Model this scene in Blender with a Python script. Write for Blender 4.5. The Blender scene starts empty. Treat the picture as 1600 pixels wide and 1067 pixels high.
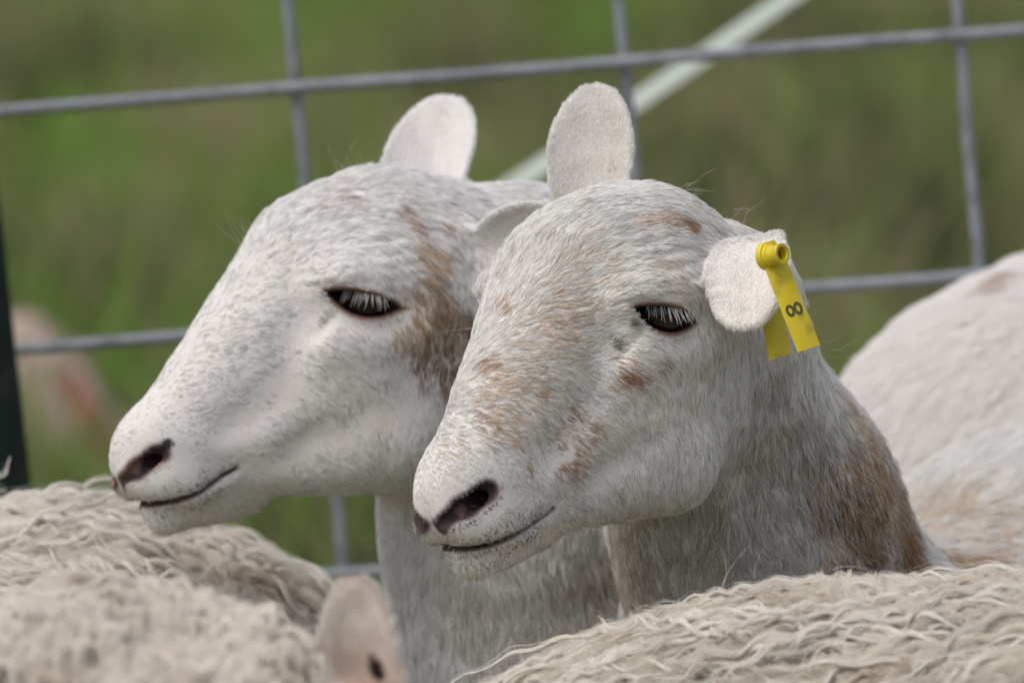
import bpy, math, os
import numpy as np
from mathutils import Vector

QUICK = os.environ.get('SHEEP_QUICK', '')          # empty in the scored render
rng = np.random.default_rng(7)
R = math.radians
scene = bpy.context.scene
COL = scene.collection

# ------------------------------------------------------------------ camera, sky, sun, exposure
CAM_Z, PITCH, LENS = 1.15, R(7.0), 216.0
FPX = LENS / 36.0 * 1600.0                          # focal length in photograph pixels
cam_data = bpy.data.cameras.new('camera')
cam = bpy.data.objects.new('camera', cam_data)
COL.objects.link(cam)
cam.location = (0, 0, CAM_Z)
cam.rotation_euler = (math.pi / 2 - PITCH, 0, 0)
cam_data.lens = LENS
cam_data.sensor_width = 36.0
cam_data.clip_start = 0.05
cam_data.clip_end = 2000.0
cam_data.dof.use_dof = True
cam_data.dof.focus_distance = 3.10
cam_data.dof.aperture_fstop = 7.8
scene.camera = cam

SUN_EL, SUN_AZ = R(58), R(-55)                      # high, slightly from the left and in front
world = bpy.data.worlds.new('World')
scene.world = world
world.use_nodes = True
wn = world.node_tree
wn.nodes.clear()
w_out = wn.nodes.new('ShaderNodeOutputWorld')
w_bg = wn.nodes.new('ShaderNodeBackground')
w_sky = wn.nodes.new('ShaderNodeTexSky')
w_sky.sky_type = 'NISHITA'
w_sky.sun_disc = False
w_sky.sun_elevation = SUN_EL
w_sky.sun_rotation = math.pi / 2 - (math.pi / 2 + SUN_AZ) + math.pi
w_sky.air_density = 1.0
w_sky.dust_density = 4.0
w_sky.ozone_density = 1.0
w_hs = wn.nodes.new('ShaderNodeHueSaturation')      # overcast: the cloud layer greys the blue
w_hs.inputs['Saturation'].default_value = 0.5
w_bg.inputs['Strength'].default_value = 0.14
wn.links.new(w_sky.outputs[0], w_hs.inputs['Color'])
wn.links.new(w_hs.outputs[0], w_bg.inputs['Color'])
wn.links.new(w_bg.outputs[0], w_out.inputs['Surface'])

sun_data = bpy.data.lights.new('sun', 'SUN')
sun_data.energy = 0.9
sun_data.angle = R(50)
sun_data.color = (1.0, 0.985, 0.965)
sun = bpy.data.objects.new('sun', sun_data)
COL.objects.link(sun)
# direction TO the sun: azimuth measured from -Y (towards the camera side), negative = left
sdir = Vector((math.sin(SUN_AZ) * math.cos(SUN_EL), -math.cos(SUN_AZ) * math.cos(SUN_EL), math.sin(SUN_EL)))
sun.rotation_euler = sdir.to_track_quat('Z', 'Y').to_euler()
w_sky.sun_rotation = math.atan2(sdir.x, sdir.y)

scene.view_settings.view_transform = 'Standard'
scene.view_settings.look = 'None'
scene.view_settings.gamma = 1.0
scene.view_settings.exposure = 0.40
scene.cycles.max_bounces = 8
scene.cycles.diffuse_bounces = 6
scene.cycles.transmission_bounces = 4
scene.cycles.transparent_max_bounces = 8
scene.cycles.use_denoising = True
scene.cycles.denoiser = 'OPENIMAGEDENOISE'
scene.cycles.denoising_input_passes = 'RGB_ALBEDO_NORMAL'
scene.render.hair_type = 'STRAND'
scene.cycles_curves.shape = 'RIBBONS'
scene.cycles_curves.subdivisions = 2

# ------------------------------------------------------------------ view frame (mm): X right, U up, D depth along the lens axis
CP, SP = math.cos(PITCH), math.sin(PITCH)
def px2v(px, py, d):
    """photograph pixel at depth d (mm) -> view frame point (mm)"""
    return np.array([(px - 800.0) / FPX * d, (533.5 - py) / FPX * d, d], dtype=np.float64)
def v2w(V):
    """view frame (mm) -> world (m)"""
    V = np.asarray(V, dtype=np.float64) * 0.001
    X, U, D = V[..., 0], V[..., 1], V[..., 2]
    return np.stack([X, D * CP + U * SP, CAM_Z - D * SP + U * CP], axis=-1)
def w2v(P):
    P = np.asarray(P, dtype=np.float64)
    x, y, z = P[..., 0], P[..., 1], P[..., 2] - CAM_Z
    return np.stack([x, y * SP + z * CP, y * CP - z * SP], axis=-1) * 1000.0
def v2px(V):
    return np.stack([800 + V[..., 0] / V[..., 2] * FPX, 533.5 - V[..., 1] / V[..., 2] * FPX], axis=-1)

# ------------------------------------------------------------------ scene helpers
def tag(o, label=None, category=None, group=None, kind=None):
    if label: o['label'] = label
    if category: o['category'] = category
    if group: o['group'] = group
    if kind: o['kind'] = kind
    return o
def empty(name, loc=(0, 0, 0)):
    o = bpy.data.objects.new(name, None)
    o.empty_display_size = 0.1
    COL.objects.link(o)
    o.location = loc
    return o
def mesh_obj(name, verts, faces, mat=None, parent=None, smooth=True, colors=None):
    me = bpy.data.meshes.new(name)
    verts = np.asarray(verts, dtype=np.float32)
    faces = np.asarray(faces, dtype=np.int32)
    n, k = len(faces), faces.shape[1]
    me.vertices.add(len(verts)); me.vertices.foreach_set('co', verts.ravel())
    me.loops.add(n * k); me.loops.foreach_set('vertex_index', faces.ravel())
    me.polygons.add(n)
    me.polygons.foreach_set('loop_start', np.arange(0, n * k, k, dtype=np.int32))
    me.update(calc_edges=True)
    me.polygons.foreach_set('use_smooth', np.full(n, smooth, dtype=bool))
    if colors is not None:
        a = me.attributes.new('tint', 'FLOAT_COLOR', 'POINT')
        c = np.ones((len(verts), 4), dtype=np.float32); c[:, :3] = colors
        a.data.foreach_set('color', c.ravel())
    if mat: me.materials.append(mat)
    me.validate()
    o = bpy.data.objects.new(name, me)
    COL.objects.link(o)
    if parent is not None:
        o.parent = parent
        o.matrix_parent_inverse = parent.matrix_world.inverted()
        if parent.type == 'EMPTY':
            o.matrix_parent_inverse.identity()
            o.location = tuple(-c for c in parent.location) if tuple(parent.rotation_euler) == (0, 0, 0) else o.location
    return o
def hair_obj(name, P, rad, col, mat, parent):
    """P (n,k,3) world metres, rad (n,k), col (n,3)"""
    n, k = P.shape[:2]
    h = bpy.data.hair_curves.new(name)
    h.add_curves([k] * n)
    h.attributes['position'].data.foreach_set('vector', P.astype(np.float32).ravel())
    a = h.attributes.get('radius') or h.attributes.new('radius', 'FLOAT', 'POINT')
    a.data.foreach_set('value', rad.astype(np.float32).ravel())
    c = h.attributes.new('tint', 'FLOAT_COLOR', 'CURVE')
    cc = np.ones((n, 4), dtype=np.float32); cc[:, :3] = col
    c.data.foreach_set('color', cc.ravel())
    h.materials.append(mat)
    o = bpy.data.objects.new(name, h)
    COL.objects.link(o)
    if parent is not None:
        o.parent = parent
        if parent.type == 'EMPTY':
            o.location = tuple(-c for c in parent.location)
    return o

# ------------------------------------------------------------------ materials
def new_mat(name):
    m = bpy.data.materials.new(name); m.use_nodes = True
    nt = m.node_tree; nt.nodes.clear()
    out = nt.nodes.new('ShaderNodeOutputMaterial')
    return m, nt, out
def principled(name, color, rough=0.6, metallic=0.0, spec=0.5, noise=None, bump=None, coat=0.0):
    m, nt, out = new_mat(name)
    b = nt.nodes.new('ShaderNodeBsdfPrincipled')
    b.inputs['Roughness'].default_value = rough
    b.inputs['Metallic'].default_value = metallic
    b.inputs['Specular IOR Level'].default_value = spec
    b.inputs['Coat Weight'].default_value = coat
    nt.links.new(b.outputs[0], out.inputs['Surface'])
    tc = nt.nodes.new('ShaderNodeTexCoord')
    if noise:
        scale, c2, lo, hi = noise
        nz = nt.nodes.new('ShaderNodeTexNoise'); nz.inputs['Scale'].default_value = scale
        nz.inputs['Detail'].default_value = 6
        nt.links.new(tc.outputs['Object'], nz.inputs['Vector'])
        mr = nt.nodes.new('ShaderNodeMapRange')
        mr.inputs['From Min'].default_value = lo; mr.inputs['From Max'].default_value = hi
        nt.links.new(nz.outputs[0], mr.inputs['Value'])
        mx = nt.nodes.new('ShaderNodeMix'); mx.data_type = 'RGBA'
        mx.inputs[6].default_value = (*color, 1); mx.inputs[7].default_value = (*c2, 1)
        nt.links.new(mr.outputs[0], mx.inputs[0])
        nt.links.new(mx.outputs[2], b.inputs['Base Color'])
    else:
        b.inputs['Base Color'].default_value = (*color, 1)
    if bump:
        scale, strength, dist = bump
        nz = nt.nodes.new('ShaderNodeTexNoise'); nz.inputs['Scale'].default_value = scale
        nz.inputs['Detail'].default_value = 5
        nt.links.new(tc.outputs['Object'], nz.inputs['Vector'])
        bp = nt.nodes.new('ShaderNodeBump'); bp.inputs['Strength'].default_value = strength
        bp.inputs['Distance'].default_value = dist
        nt.links.new(nz.outputs[0], bp.inputs['Height'])
        nt.links.new(bp.outputs[0], b.inputs['Normal'])
    return m
def tint_mat(name, rough=0.8, transl=0.0, spec=0.3, bump=None):
    """colour comes from the object's own 'tint' attribute (coat pattern, some painted shade), optionally a little translucent"""
    m, nt, out = new_mat(name)
    at = nt.nodes.new('ShaderNodeAttribute'); at.attribute_name = 'tint'
    b = nt.nodes.new('ShaderNodeBsdfPrincipled')
    b.inputs['Roughness'].default_value = rough
    b.inputs['Specular IOR Level'].default_value = spec
    nt.links.new(at.outputs['Color'], b.inputs['Base Color'])
    last = b.outputs[0]
    if transl > 0:
        tr = nt.nodes.new('ShaderNodeBsdfTranslucent')
        nt.links.new(at.outputs['Color'], tr.inputs['Color'])
        mx = nt.nodes.new('ShaderNodeMixShader'); mx.inputs[0].default_value = transl
        nt.links.new(last, mx.inputs[1]); nt.links.new(tr.outputs[0], mx.inputs[2])
        last = mx.outputs[0]
    if bump:
        tc = nt.nodes.new('ShaderNodeTexCoord')
        nz = nt.nodes.new('ShaderNodeTexNoise'); nz.inputs['Scale'].default_value = bump[0]
        nz.inputs['Detail'].default_value = 5
        nt.links.new(tc.outputs['Object'], nz.inputs['Vector'])
        bp = nt.nodes.new('ShaderNodeBump'); bp.inputs['Strength'].default_value = bump[1]
        bp.inputs['Distance'].default_value = bump[2]
        nt.links.new(nz.outputs[0], bp.inputs['Height']); nt.links.new(bp.outputs[0], b.inputs['Normal'])
    nt.links.new(last, out.inputs['Surface'])
    return m

M_SKIN = tint_mat('sheep_skin', rough=0.75, spec=0.25)
M_HAIR = tint_mat('short_hair', rough=0.6, transl=0.4, spec=0.25)
M_WOOL = tint_mat('wool_fibre', rough=0.8, transl=0.3, spec=0.15)
M_EYE = principled('wet_eye', (0.008, 0.005, 0.004), rough=0.08, spec=0.35)
# ------------------------------------------------------------------ implicit surfaces and their meshing (mm)
def smin(a, b, k):
    h = np.maximum(k - np.abs(a - b), 0.0) / k
    return np.minimum(a, b) - h * h * k * 0.25
def smax(a, b, k):
    return -smin(-a, -b, k)
def sd_sphere(p, c, r):
    return np.sqrt(((p - np.float32(c)) ** 2).sum(-1)) - r
def sd_ell(p, c, r, rot=None):
    q = p - np.asarray(c, dtype=np.float32)
    if rot is not None:
        q = q @ np.asarray(rot, dtype=np.float32)
    r = np.asarray(r, dtype=np.float32)
    k0 = np.sqrt(((q / r) ** 2).sum(-1)); k1 = np.sqrt(((q / (r * r)) ** 2).sum(-1)) + 1e-9
    return k0 * (k0 - 1.0) / k1
def sd_cone(p, a, b, ra, rb):
    a = np.asarray(a, dtype=np.float32); b = np.asarray(b, dtype=np.float32)
    ba = b - a; L2 = float((ba ** 2).sum())
    pa = p - a
    t = np.clip((pa @ ba) / L2, 0, 1)
    d = pa - t[..., None] * ba
    return np.sqrt((d ** 2).sum(-1)) - (ra + (rb - ra) * t)
def rot2(ax, deg):
    c, s = math.cos(R(deg)), math.sin(R(deg))
    if ax == 'x': return np.array([[1, 0, 0], [0, c, -s], [0, s, c]])
    if ax == 'y': return np.array([[c, 0, s], [0, 1, 0], [-s, 0, c]])
    return np.array([[c, -s, 0], [s, c, 0], [0, 0, 1]])

def graded_axis(lo, hi, flo, fhi, fine, coarse):
    """grid coordinates: spacing `fine` in [flo, fhi], growing to `coarse` outside"""
    mid = list(np.arange(flo, fhi + fine, fine))
    x, s = mid[-1], fine
    while x < hi:
        s = min(s * 1.12, coarse); x += s; mid.append(x)
    x, s, left = mid[0], fine, []
    while x > lo:
        s = min(s * 1.12, coarse); x -= s; left.append(x)
    return np.array(left[::-1] + mid, dtype=np.float32)

def mesh_sdf(f, xs, ys, zs, B=14, slack=26.0):
    """surface nets of f<0 over a rectilinear grid, evaluated blockwise near the surface only"""
    nx, ny, nz = len(xs), len(ys), len(zs)
    F = np.full((nx, ny, nz), 1e3, dtype=np.float32)
    for i in range(0, nx, B):
        for j in range(0, ny, B):
            i1, j1 = min(i + B, nx), min(j + B, ny)
            ks = list(range(0, nz, B))
            cs = np.array([[(xs[i] + xs[i1 - 1]) / 2, (ys[j] + ys[j1 - 1]) / 2, (zs[k] + zs[min(k + B, nz) - 1]) / 2] for k in ks], dtype=np.float32)
            dc = f(cs)
            for k, c, d0 in zip(ks, cs, dc):
                k1 = min(k + B, nz)
                rad = 0.5 * math.sqrt((xs[i1 - 1] - xs[i]) ** 2 + (ys[j1 - 1] - ys[j]) ** 2 + (zs[k1 - 1] - zs[k]) ** 2)
                if abs(d0) > rad * 1.5 + slack:
                    F[i:i1, j:j1, k:k1] = d0
                    continue
                g = np.stack(np.meshgrid(xs[i:i1], ys[j:j1], zs[k:k1], indexing='ij'), -1)
                F[i:i1, j:j1, k:k1] = f(g.reshape(-1, 3)).reshape(g.shape[:3])
    S = F < 0
    cnt = np.zeros((nx - 1, ny - 1, nz - 1), dtype=np.int8)
    for a in (0, 1):
        for b in (0, 1):
            for c in (0, 1):
                cnt += S[a:nx - 1 + a, b:ny - 1 + b, c:nz - 1 + c]
    act = (cnt > 0) & (cnt < 8)
    ci = np.argwhere(act)
    idx = np.full(act.shape, -1, dtype=np.int32); idx[act] = np.arange(len(ci))
    acc = np.zeros((len(ci), 3)); w = np.zeros(len(ci))
    X = [xs, ys, zs]
    corners = [(a, b, c) for a in (0, 1) for b in (0, 1) for c in (0, 1)]
    for ca in corners:
        for ax in range(3):
            if ca[ax]: continue
            cb = list(ca); cb[ax] = 1
            A = ci + np.array(ca); Bc = ci + np.array(cb)
            fa = F[A[:, 0], A[:, 1], A[:, 2]]; fb = F[Bc[:, 0], Bc[:, 1], Bc[:, 2]]
            m = (fa < 0) != (fb < 0)
            t = np.where(m, fa / (fa - fb + 1e-12), 0)
            pa = np.stack([X[q][A[:, q]] for q in range(3)], 1); pb = np.stack([X[q][Bc[:, q]] for q in range(3)], 1)
            p = pa + (pb - pa) * t[:, None]
            acc[m] += p[m]; w[m] += 1
    V = acc / w[:, None]
    faces = []
    for ax in range(3):
        u, v = [(1, 2), (2, 0), (0, 1)][ax]
        sl0 = [slice(0, n) for n in (nx, ny, nz)]; sl1 = list(sl0)
        sl0[ax] = slice(0, (nx, ny, nz)[ax] - 1); sl1[ax] = slice(1, (nx, ny, nz)[ax])
        a_, b_ = S[tuple(sl0)], S[tuple(sl1)]
        e = np.argwhere(a_ != b_)
        e = e[(e[:, u] > 0) & (e[:, v] > 0) & (e[:, u] < (nx, ny, nz)[u] - 1) & (e[:, v] < (nx, ny, nz)[v] - 1)]
        flip = ~a_[e[:, 0], e[:, 1], e[:, 2]]
        q = []
        for du, dv in ((1, 1), (0, 1), (0, 0), (1, 0)):
            c = e.copy(); c[:, u] -= du; c[:, v] -= dv
            q.append(idx[c[:, 0], c[:, 1], c[:, 2]])
        q = np.stack(q, 1); q[flip] = q[flip][:, ::-1]
        faces.append(q)
    faces = np.concatenate(faces)
    faces = faces[(faces >= 0).all(1)]
    return largest_piece(V, faces)

def largest_piece(V, Fc):
    """keep the largest connected piece of a mesh"""
    lab = np.arange(len(V))
    e = np.concatenate([Fc[:, [0, 1]], Fc[:, [1, 2]], Fc[:, [2, 3]]])
    while True:
        m = np.minimum(lab[e[:, 0]], lab[e[:, 1]])
        new = lab.copy()
        np.minimum.at(new, e[:, 0], m); np.minimum.at(new, e[:, 1], m)
        new = new[new]; new = new[new]
        if (new == lab).all(): break
        lab = new
    big = np.bincount(lab).argmax()
    keep = lab == big
    idx = np.cumsum(keep) - 1
    return V[keep], idx[Fc[keep[Fc[:, 0]]]]

def smooth_mesh(V, Fc, n=2, lam=0.5):
    e = np.concatenate([Fc[:, [0, 1]], Fc[:, [1, 2]], Fc[:, [2, 3]], Fc[:, [3, 0]]])
    deg = np.bincount(e.ravel(), minlength=len(V)).astype(float)
    for it in range(n):
        for l in (lam, -lam * 1.03):
            s = np.zeros_like(V)
            for q in range(3):
                s[:, q] = np.bincount(e[:, 0], V[e[:, 1], q], len(V)) + np.bincount(e[:, 1], V[e[:, 0], q], len(V))
            V = V + l * (s / np.maximum(deg, 1)[:, None] - V)
    return V

def vert_normals(V, Fc):
    a = V[Fc[:, 2]] - V[Fc[:, 0]]; b = V[Fc[:, 3]] - V[Fc[:, 1]]
    fn = np.cross(a, b)
    N = np.zeros_like(V)
    for q in range(4):
        for c in range(3):
            N[:, c] += np.bincount(Fc[:, q], fn[:, c], len(V))
    return N / (np.linalg.norm(N, axis=1, keepdims=True) + 1e-12)

# smooth value noise in 3D (mm in, scale mm), used for coat pattern and lock shapes
def vnoise(P, scale, seed=0):
    g = np.random.default_rng(seed).random((32, 32, 32)).astype(np.float32)
    q = P / scale + 1000.37
    i = np.floor(q).astype(int); f = q - i; f = f * f * (3 - 2 * f)
    i0 = i % 32; i1 = (i + 1) % 32
    out = 0
    for a in (0, 1):
        for b in (0, 1):
            for c in (0, 1):
                w = (f[..., 0] if a else 1 - f[..., 0]) * (f[..., 1] if b else 1 - f[..., 1]) * (f[..., 2] if c else 1 - f[..., 2])
                out = out + w * g[(i1 if a else i0)[..., 0], (i1 if b else i0)[..., 1], (i1 if c else i0)[..., 2]]
    return out
def fnoise(P, scale, seed=0, octv=3):
    s, a, t = 0, 1.0, 0
    for o in range(octv):
        s = s + a * vnoise(P, scale / 2 ** o, seed + o); t += a; a *= 0.5
    return s / t
# ------------------------------------------------------------------ the sheep's head: x forward, y towards its left (near) side, z up; origin between the eyes
class Head:
    def __init__(s, near_eye_px, depth, yaw, pitch=0.0, roll=0.0, scale=1.0):
        c, sn = math.cos(R(yaw)), math.sin(R(yaw))
        fwd = np.array([-c, 0, -sn]); lat = np.array([sn, 0, -c]); up = np.array([0, 1, 0])
        M = np.stack([fwd, lat, up], 1)                      # local -> view (columns)
        M = M @ rot2('y', pitch) @ rot2('x', roll)
        s.M, s.k = M, scale
        E = px2v(*near_eye_px, depth)
        s.O = E - M @ (np.array([3.0, 57.0, 0]) * scale)
    def to_local(s, V):
        return ((V - s.O) @ s.M / s.k).astype(np.float32)
    def to_view(s, L):
        return np.asarray(L, dtype=np.float64) * s.k @ s.M.T + s.O
    def vec(s, L):
        return np.asarray(L, dtype=np.float64) @ s.M.T

EYE_C = np.array([-5.5, 42.5, 0.0]); EYE_R = 15.5
EYE_A = R(30)                                       # the eyes look this far forward of sideways
# mouth line: height of the lip seam and corner of the mouth
def mouth_z(x):
    t = np.clip((x - 52) / 52.0, 0, 1.2)
    return -90.0 - 25.0 * t ** 0.8 + 3.0 * t * t
def almond(p):
    """signed distance-like field of the eye opening, in the plane facing outward (y)"""
    x = (p[..., 0] - EYE_C[0]) * math.cos(EYE_A) - (p[..., 1] - EYE_C[1]) * math.sin(EYE_A); z = p[..., 2] + 0.5
    a = R(-13); u = x * math.cos(a) - z * math.sin(a); v = x * math.sin(a) + z * math.cos(a)
    t = np.clip(u / 20.0, -1.3, 1.3)
    base = np.maximum(1 - t * t, -0.6)
    top = 4.2 * np.maximum(base, 0) ** 0.75 + 4.2 * np.minimum(base, 0); bot = -8.2 * base
    return np.maximum(v - top, bot - v)
def head_sdf(p, d_extra=None):
    q = p.copy(); q[..., 1] = np.abs(q[..., 1])
    d = sd_ell(q, (-36, 0, 18), (62, 50, 52))
    d = smin(d, sd_cone(q, (6, 0, 10), (86, 0, -70), 43, 23), 16)
    d = smin(d, sd_ell(q, (-6, 38, 7), (30, 20, 23)), 14)
    d = smin(d, sd_cone(q, (0, 14, -34), (62, 6, -82), 36, 22), 16)
    d = smin(d, sd_ell(q, (-26, 30, -42), (44, 23, 54)), 18)
    d = smin(d, sd_cone(q, (-28, 26, -76), (50, 8, -96), 26, 14), 14)
    d = smin(d, sd_ell(q, (88, 0, -84), (30, 24, 25)), 10)
    d = smin(d, sd_ell(q, (84, 9, -99), (31, 16, 16)), 9)            # upper lips
    d = smin(d, sd_cone(q, (46, 0, -102), (87, 0, -115), 16, 13.5), 6)   # chin
    # hollow below and in front of the eye
    d = smax(d, -sd_cone(q, (36, 55, -12), (46, 50, -36), 7, 6), 16)
    # cheek bone and the crest running down from it
    d = smin(d, sd_cone(q, (-30, 47, -18), (14, 43, -27), 8, 6), 18)
    d = smax(d, -sd_cone(q, (46, 50, -52), (64, 41, -66), 8, 6), 20)
    # lids
    d = smin(d, sd_sphere(q, EYE_C, EYE_R + 2.2), 5)
    d = smin(d, sd_ell(q, (1, 47, 12), (22, 11.5, 7)), 9)
    inner = sd_sphere(q, EYE_C, EYE_R - 2.5)
    outw = (q[..., 0] - EYE_C[0]) * math.sin(EYE_A) + (q[..., 1] - EYE_C[1]) * math.cos(EYE_A)
    cut = np.maximum(np.maximum(almond(q), -outw), -inner)
    d = smax(d, -cut, 1.6)
    # tear pit in front of the inner corner
    d = smax(d, -sd_cone(q, (18, 50, -9), (27, 46.5, -18), 1.8, 3.4), 5)
    return d
def nose_sdf(p, d):
    q = p.copy(); q[..., 1] = np.abs(q[..., 1])
    # nostrils: comma shaped, opening forward and outward
    n = smin(sd_cone(q, (116, 7, -99), (109, 15, -91), 2.0, 3.4), sd_cone(q, (109, 15, -91), (101, 21, -83), 3.4, 3.4), 3)
    n = smin(n, sd_cone(q, (104, 15, -88), (84, 11, -84), 4, 5), 3)
    d = smax(d, -n, 2.5)
    # philtrum
    ph = sd_cone(q, (121, 0, -97), (116, 0, -111), 1.8, 1.6)
    d = smax(d, -ph, 4)
    # lip seam
    seam = np.maximum(np.abs(q[..., 2] - mouth_z(q[..., 0])) - 0.9, 58 - q[..., 0])
    seam = np.maximum(seam, -(d + 4.5))
    d = smax(d, -seam, 3.5)
    return d

class Ear:
    """leaf shaped ear: base, tip, normal of the hollow side (view frame, mm)"""
    def __init__(s, base, tip, normal, W, cup=0.35, th=2.6, fold=0.0, peak=0.5, base_w=0.55, bend=0.0, cap=12):
        s.b = np.asarray(base, float); e = np.asarray(tip, float) - s.b
        s.L = np.linalg.norm(e); s.e = e / s.L
        n = np.asarray(normal, float); n = n - s.e * (n @ s.e); s.n = n / np.linalg.norm(n)
        s.w = np.cross(s.n, s.e); s.W, s.cup, s.th, s.peak, s.bw, s.bend = W, cup, th, peak, base_w, bend
        s.cap = cap
    def coords(s, p):
        q = (p - s.b.astype(np.float32)).astype(np.float32)
        u = q @ s.e.astype(np.float32); v = q @ s.w.astype(np.float32); n = q @ s.n.astype(np.float32)
        return u, v, n
    def half(s, u):
        t = np.clip(u / s.L, -0.3, 1.0)
        pk = s.peak
        up = np.sqrt(np.clip(1 - ((t - pk) / (1 - pk)) ** 2, 0, 1))
        lo = s.bw + (1 - s.bw) * np.sin(np.clip(t / pk, 0, 1) * math.pi / 2)
        return s.W * np.where(t > pk, up, lo)
    def sdf(s, p):
        u, v, n = s.coords(p)
        t = np.clip(u / s.L, 0, 1)
        h = s.half(u)
        mid = s.cup * (np.minimum(np.abs(v), h) ** 2) / s.W * (1.15 - 0.75 * t) + s.bend * t * t * s.L
        th = s.th * (1.25 - 0.55 * t)
        d1 = np.abs(n - mid) - th
        d2 = (np.abs(v) - h) * 0.8
        d3 = u - s.L
        d = smax(smax(d1, d2, 2.5), np.maximum(d3, -s.cap - u), 4.0)
        return d
# ------------------------------------------------------------------ B: the speckled ewe with the yellow tag; A: the white ewe behind her
HB = Head((1040, 490), 3080, 50, pitch=3)
HA = Head((565, 467), 3240, 25, pitch=0)

def chain_sdf(q, pts, k=25):
    d = None
    for (a, ra), (b, rb) in zip(pts[:-1], pts[1:]):
        e = sd_cone(q, a, b, ra, rb)
        d = e if d is None else smin(d, e, k)
    return d

EAR_B_FAR = Ear(HB.to_view((-62, -44, 44)), HB.to_view((-62, -44, 44)) * 0 + px2v(936, 129, 3190), normal=(-0.3, 0.1, -1), W=23.0, cup=0.5, peak=0.50, base_w=0.70)
EAR_B_NEAR = Ear(px2v(1178, 372, 3120), px2v(1166, 515, 3072), normal=(-0.30, 0.15, -1), W=21.5, cup=0.26, peak=0.46, base_w=0.70, cap=0)
EAR_A_FAR = Ear(px2v(668, 300, 3370), px2v(704, 148, 3385), normal=(-0.4, 0, -1), W=25.5, cup=0.5, peak=0.30, base_w=1.0)
EAR_A_NEAR = Ear(px2v(758, 392, 3278), px2v(935, 372, 3225), normal=(-0.1, -0.12, -1), W=25, cup=0.5, peak=0.5)

B_NECK = [(HB.to_view((-48, 0, 0)), 50), (px2v(1140, 450, 3175), 20), (px2v(1104, 570, 3190), 47), (px2v(1170, 800, 3250), 66), (px2v(1250, 1080, 3330), 92), (px2v(1320, 1350, 3420), 125)]
def sdf_B(p):
    L = HB.to_local(p)
    d = head_sdf(L)
    nk = chain_sdf(p, [(a.astype(np.float32), r) for a, r in B_NECK], 40)
    d = smin(d, nk, 22)
    d = nose_sdf(L, d)
    body = sd_cone(p, px2v(1730, 1195, 3530), px2v(2900, 1260, 4100), 200, 215)
    d = smin(d, body, 90)
    d = smin(d, EAR_B_FAR.sdf(p), 9)
    d = smin(d, EAR_B_NEAR.sdf(p), 9)
    return d

A_NECK = [(HA.to_view((-40, 0, 0)), 50), (px2v(800, 458, 3345), 50), (px2v(790, 660, 3360), 60), (px2v(825, 850, 3375), 72), (px2v(880, 1100, 3400), 84), (px2v(930, 1400, 3480), 120)]
def sdf_A(p):
    L = HA.to_local(p)
    d = head_sdf(L)
    nk = chain_sdf(p, [(a.astype(np.float32), r) for a, r in A_NECK], 40)
    d = smin(d, nk, 20)
    d = nose_sdf(L, d)
    body = sd_cone(p, px2v(1150, 1450, 3720), px2v(2000, 1500, 4500), 190, 200)
    d = smin(d, body, 60)
    d = smin(d, EAR_A_FAR.sdf(p), 9)
    d = smin(d, EAR_A_NEAR.sdf(p), 9)
    return d

def warp(V, moves):
    """sculpting moves: head-local centre (mm), offset in photograph px, radius mm; smooth falloff"""
    num = np.zeros_like(V); den = np.zeros(len(V))
    for H, loc, (dx, dy), r in moves:
        c = H.to_view(np.array(loc, float)); d = c[2]
        w = np.exp(-((V - c) ** 2).sum(1) / (r * r))
        num += w[:, None] * np.array([dx, -dy, 0]) * d / FPX
        den += w
    return V + num / np.maximum(1, den)[:, None]
WARP_B = [(HB, (116, 0, -80), (-16, -2), 24), (HB, (112, 0, -108), (-14, 0), 18), (HB, (85, 0, -125), (-8, 0), 15), (HB, (5, 55, 0), (7, 2), 22), (HB, (-62, -44, 60), (5, 0), 20), (HB, (-30, 0, 68), (0, 17), 45), (HB, (-75, 45, 30), (-10, 0), 25)]
WARP_A = [(HA, (108, 16, -90), (-12, 2), 12), (HA, (116, 0, -78), (-10, -6), 24), (HA, (105, 0, -110), (-10, -10), 22), (HA, (78, 0, -122), (-12, -10), 20), (HA, (62, 20, -92), (-10, -16), 18), (HA, (5, 55, 0), (4, 2), 22),
          (HA, (-25, 0, 70), (0, -6), 40), (HA, (30, 0, 50), (-2, -5), 28), (HA, (30, 10, -112), (0, -10), 25)]
def skin_relief(V, Fc, H):
    """slight unevenness of flesh under the hair, stronger wrinkles above and below the eye"""
    N = vert_normals(V, Fc)
    L = H.to_local(V).astype(float)
    q = L.copy(); q[:, 1] = np.abs(q[:, 1])
    head = np.clip((L[:, 0] + 80) / 40, 0, 1)
    de = np.linalg.norm(q - np.array([0, 50, 12]), axis=1)
    fold = np.exp(-((de - 24) / 12) ** 2) * np.sin(L[:, 2] * 0.95 + L[:, 0] * 0.14 + 3 * vnoise(L, 30, 4))
    a = (fnoise(L, 26, 61, 3) - 0.5) * 2.2 + 0.45 * fold * (L[:, 2] > 6)
    return V + N * (a * head)[:, None]
def box_axes(p0, p1, f0, f1, fine, coarse):
    return [graded_axis(p0[i], p1[i], f0[i], f1[i], fine, coarse) for i in range(3)]

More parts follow.
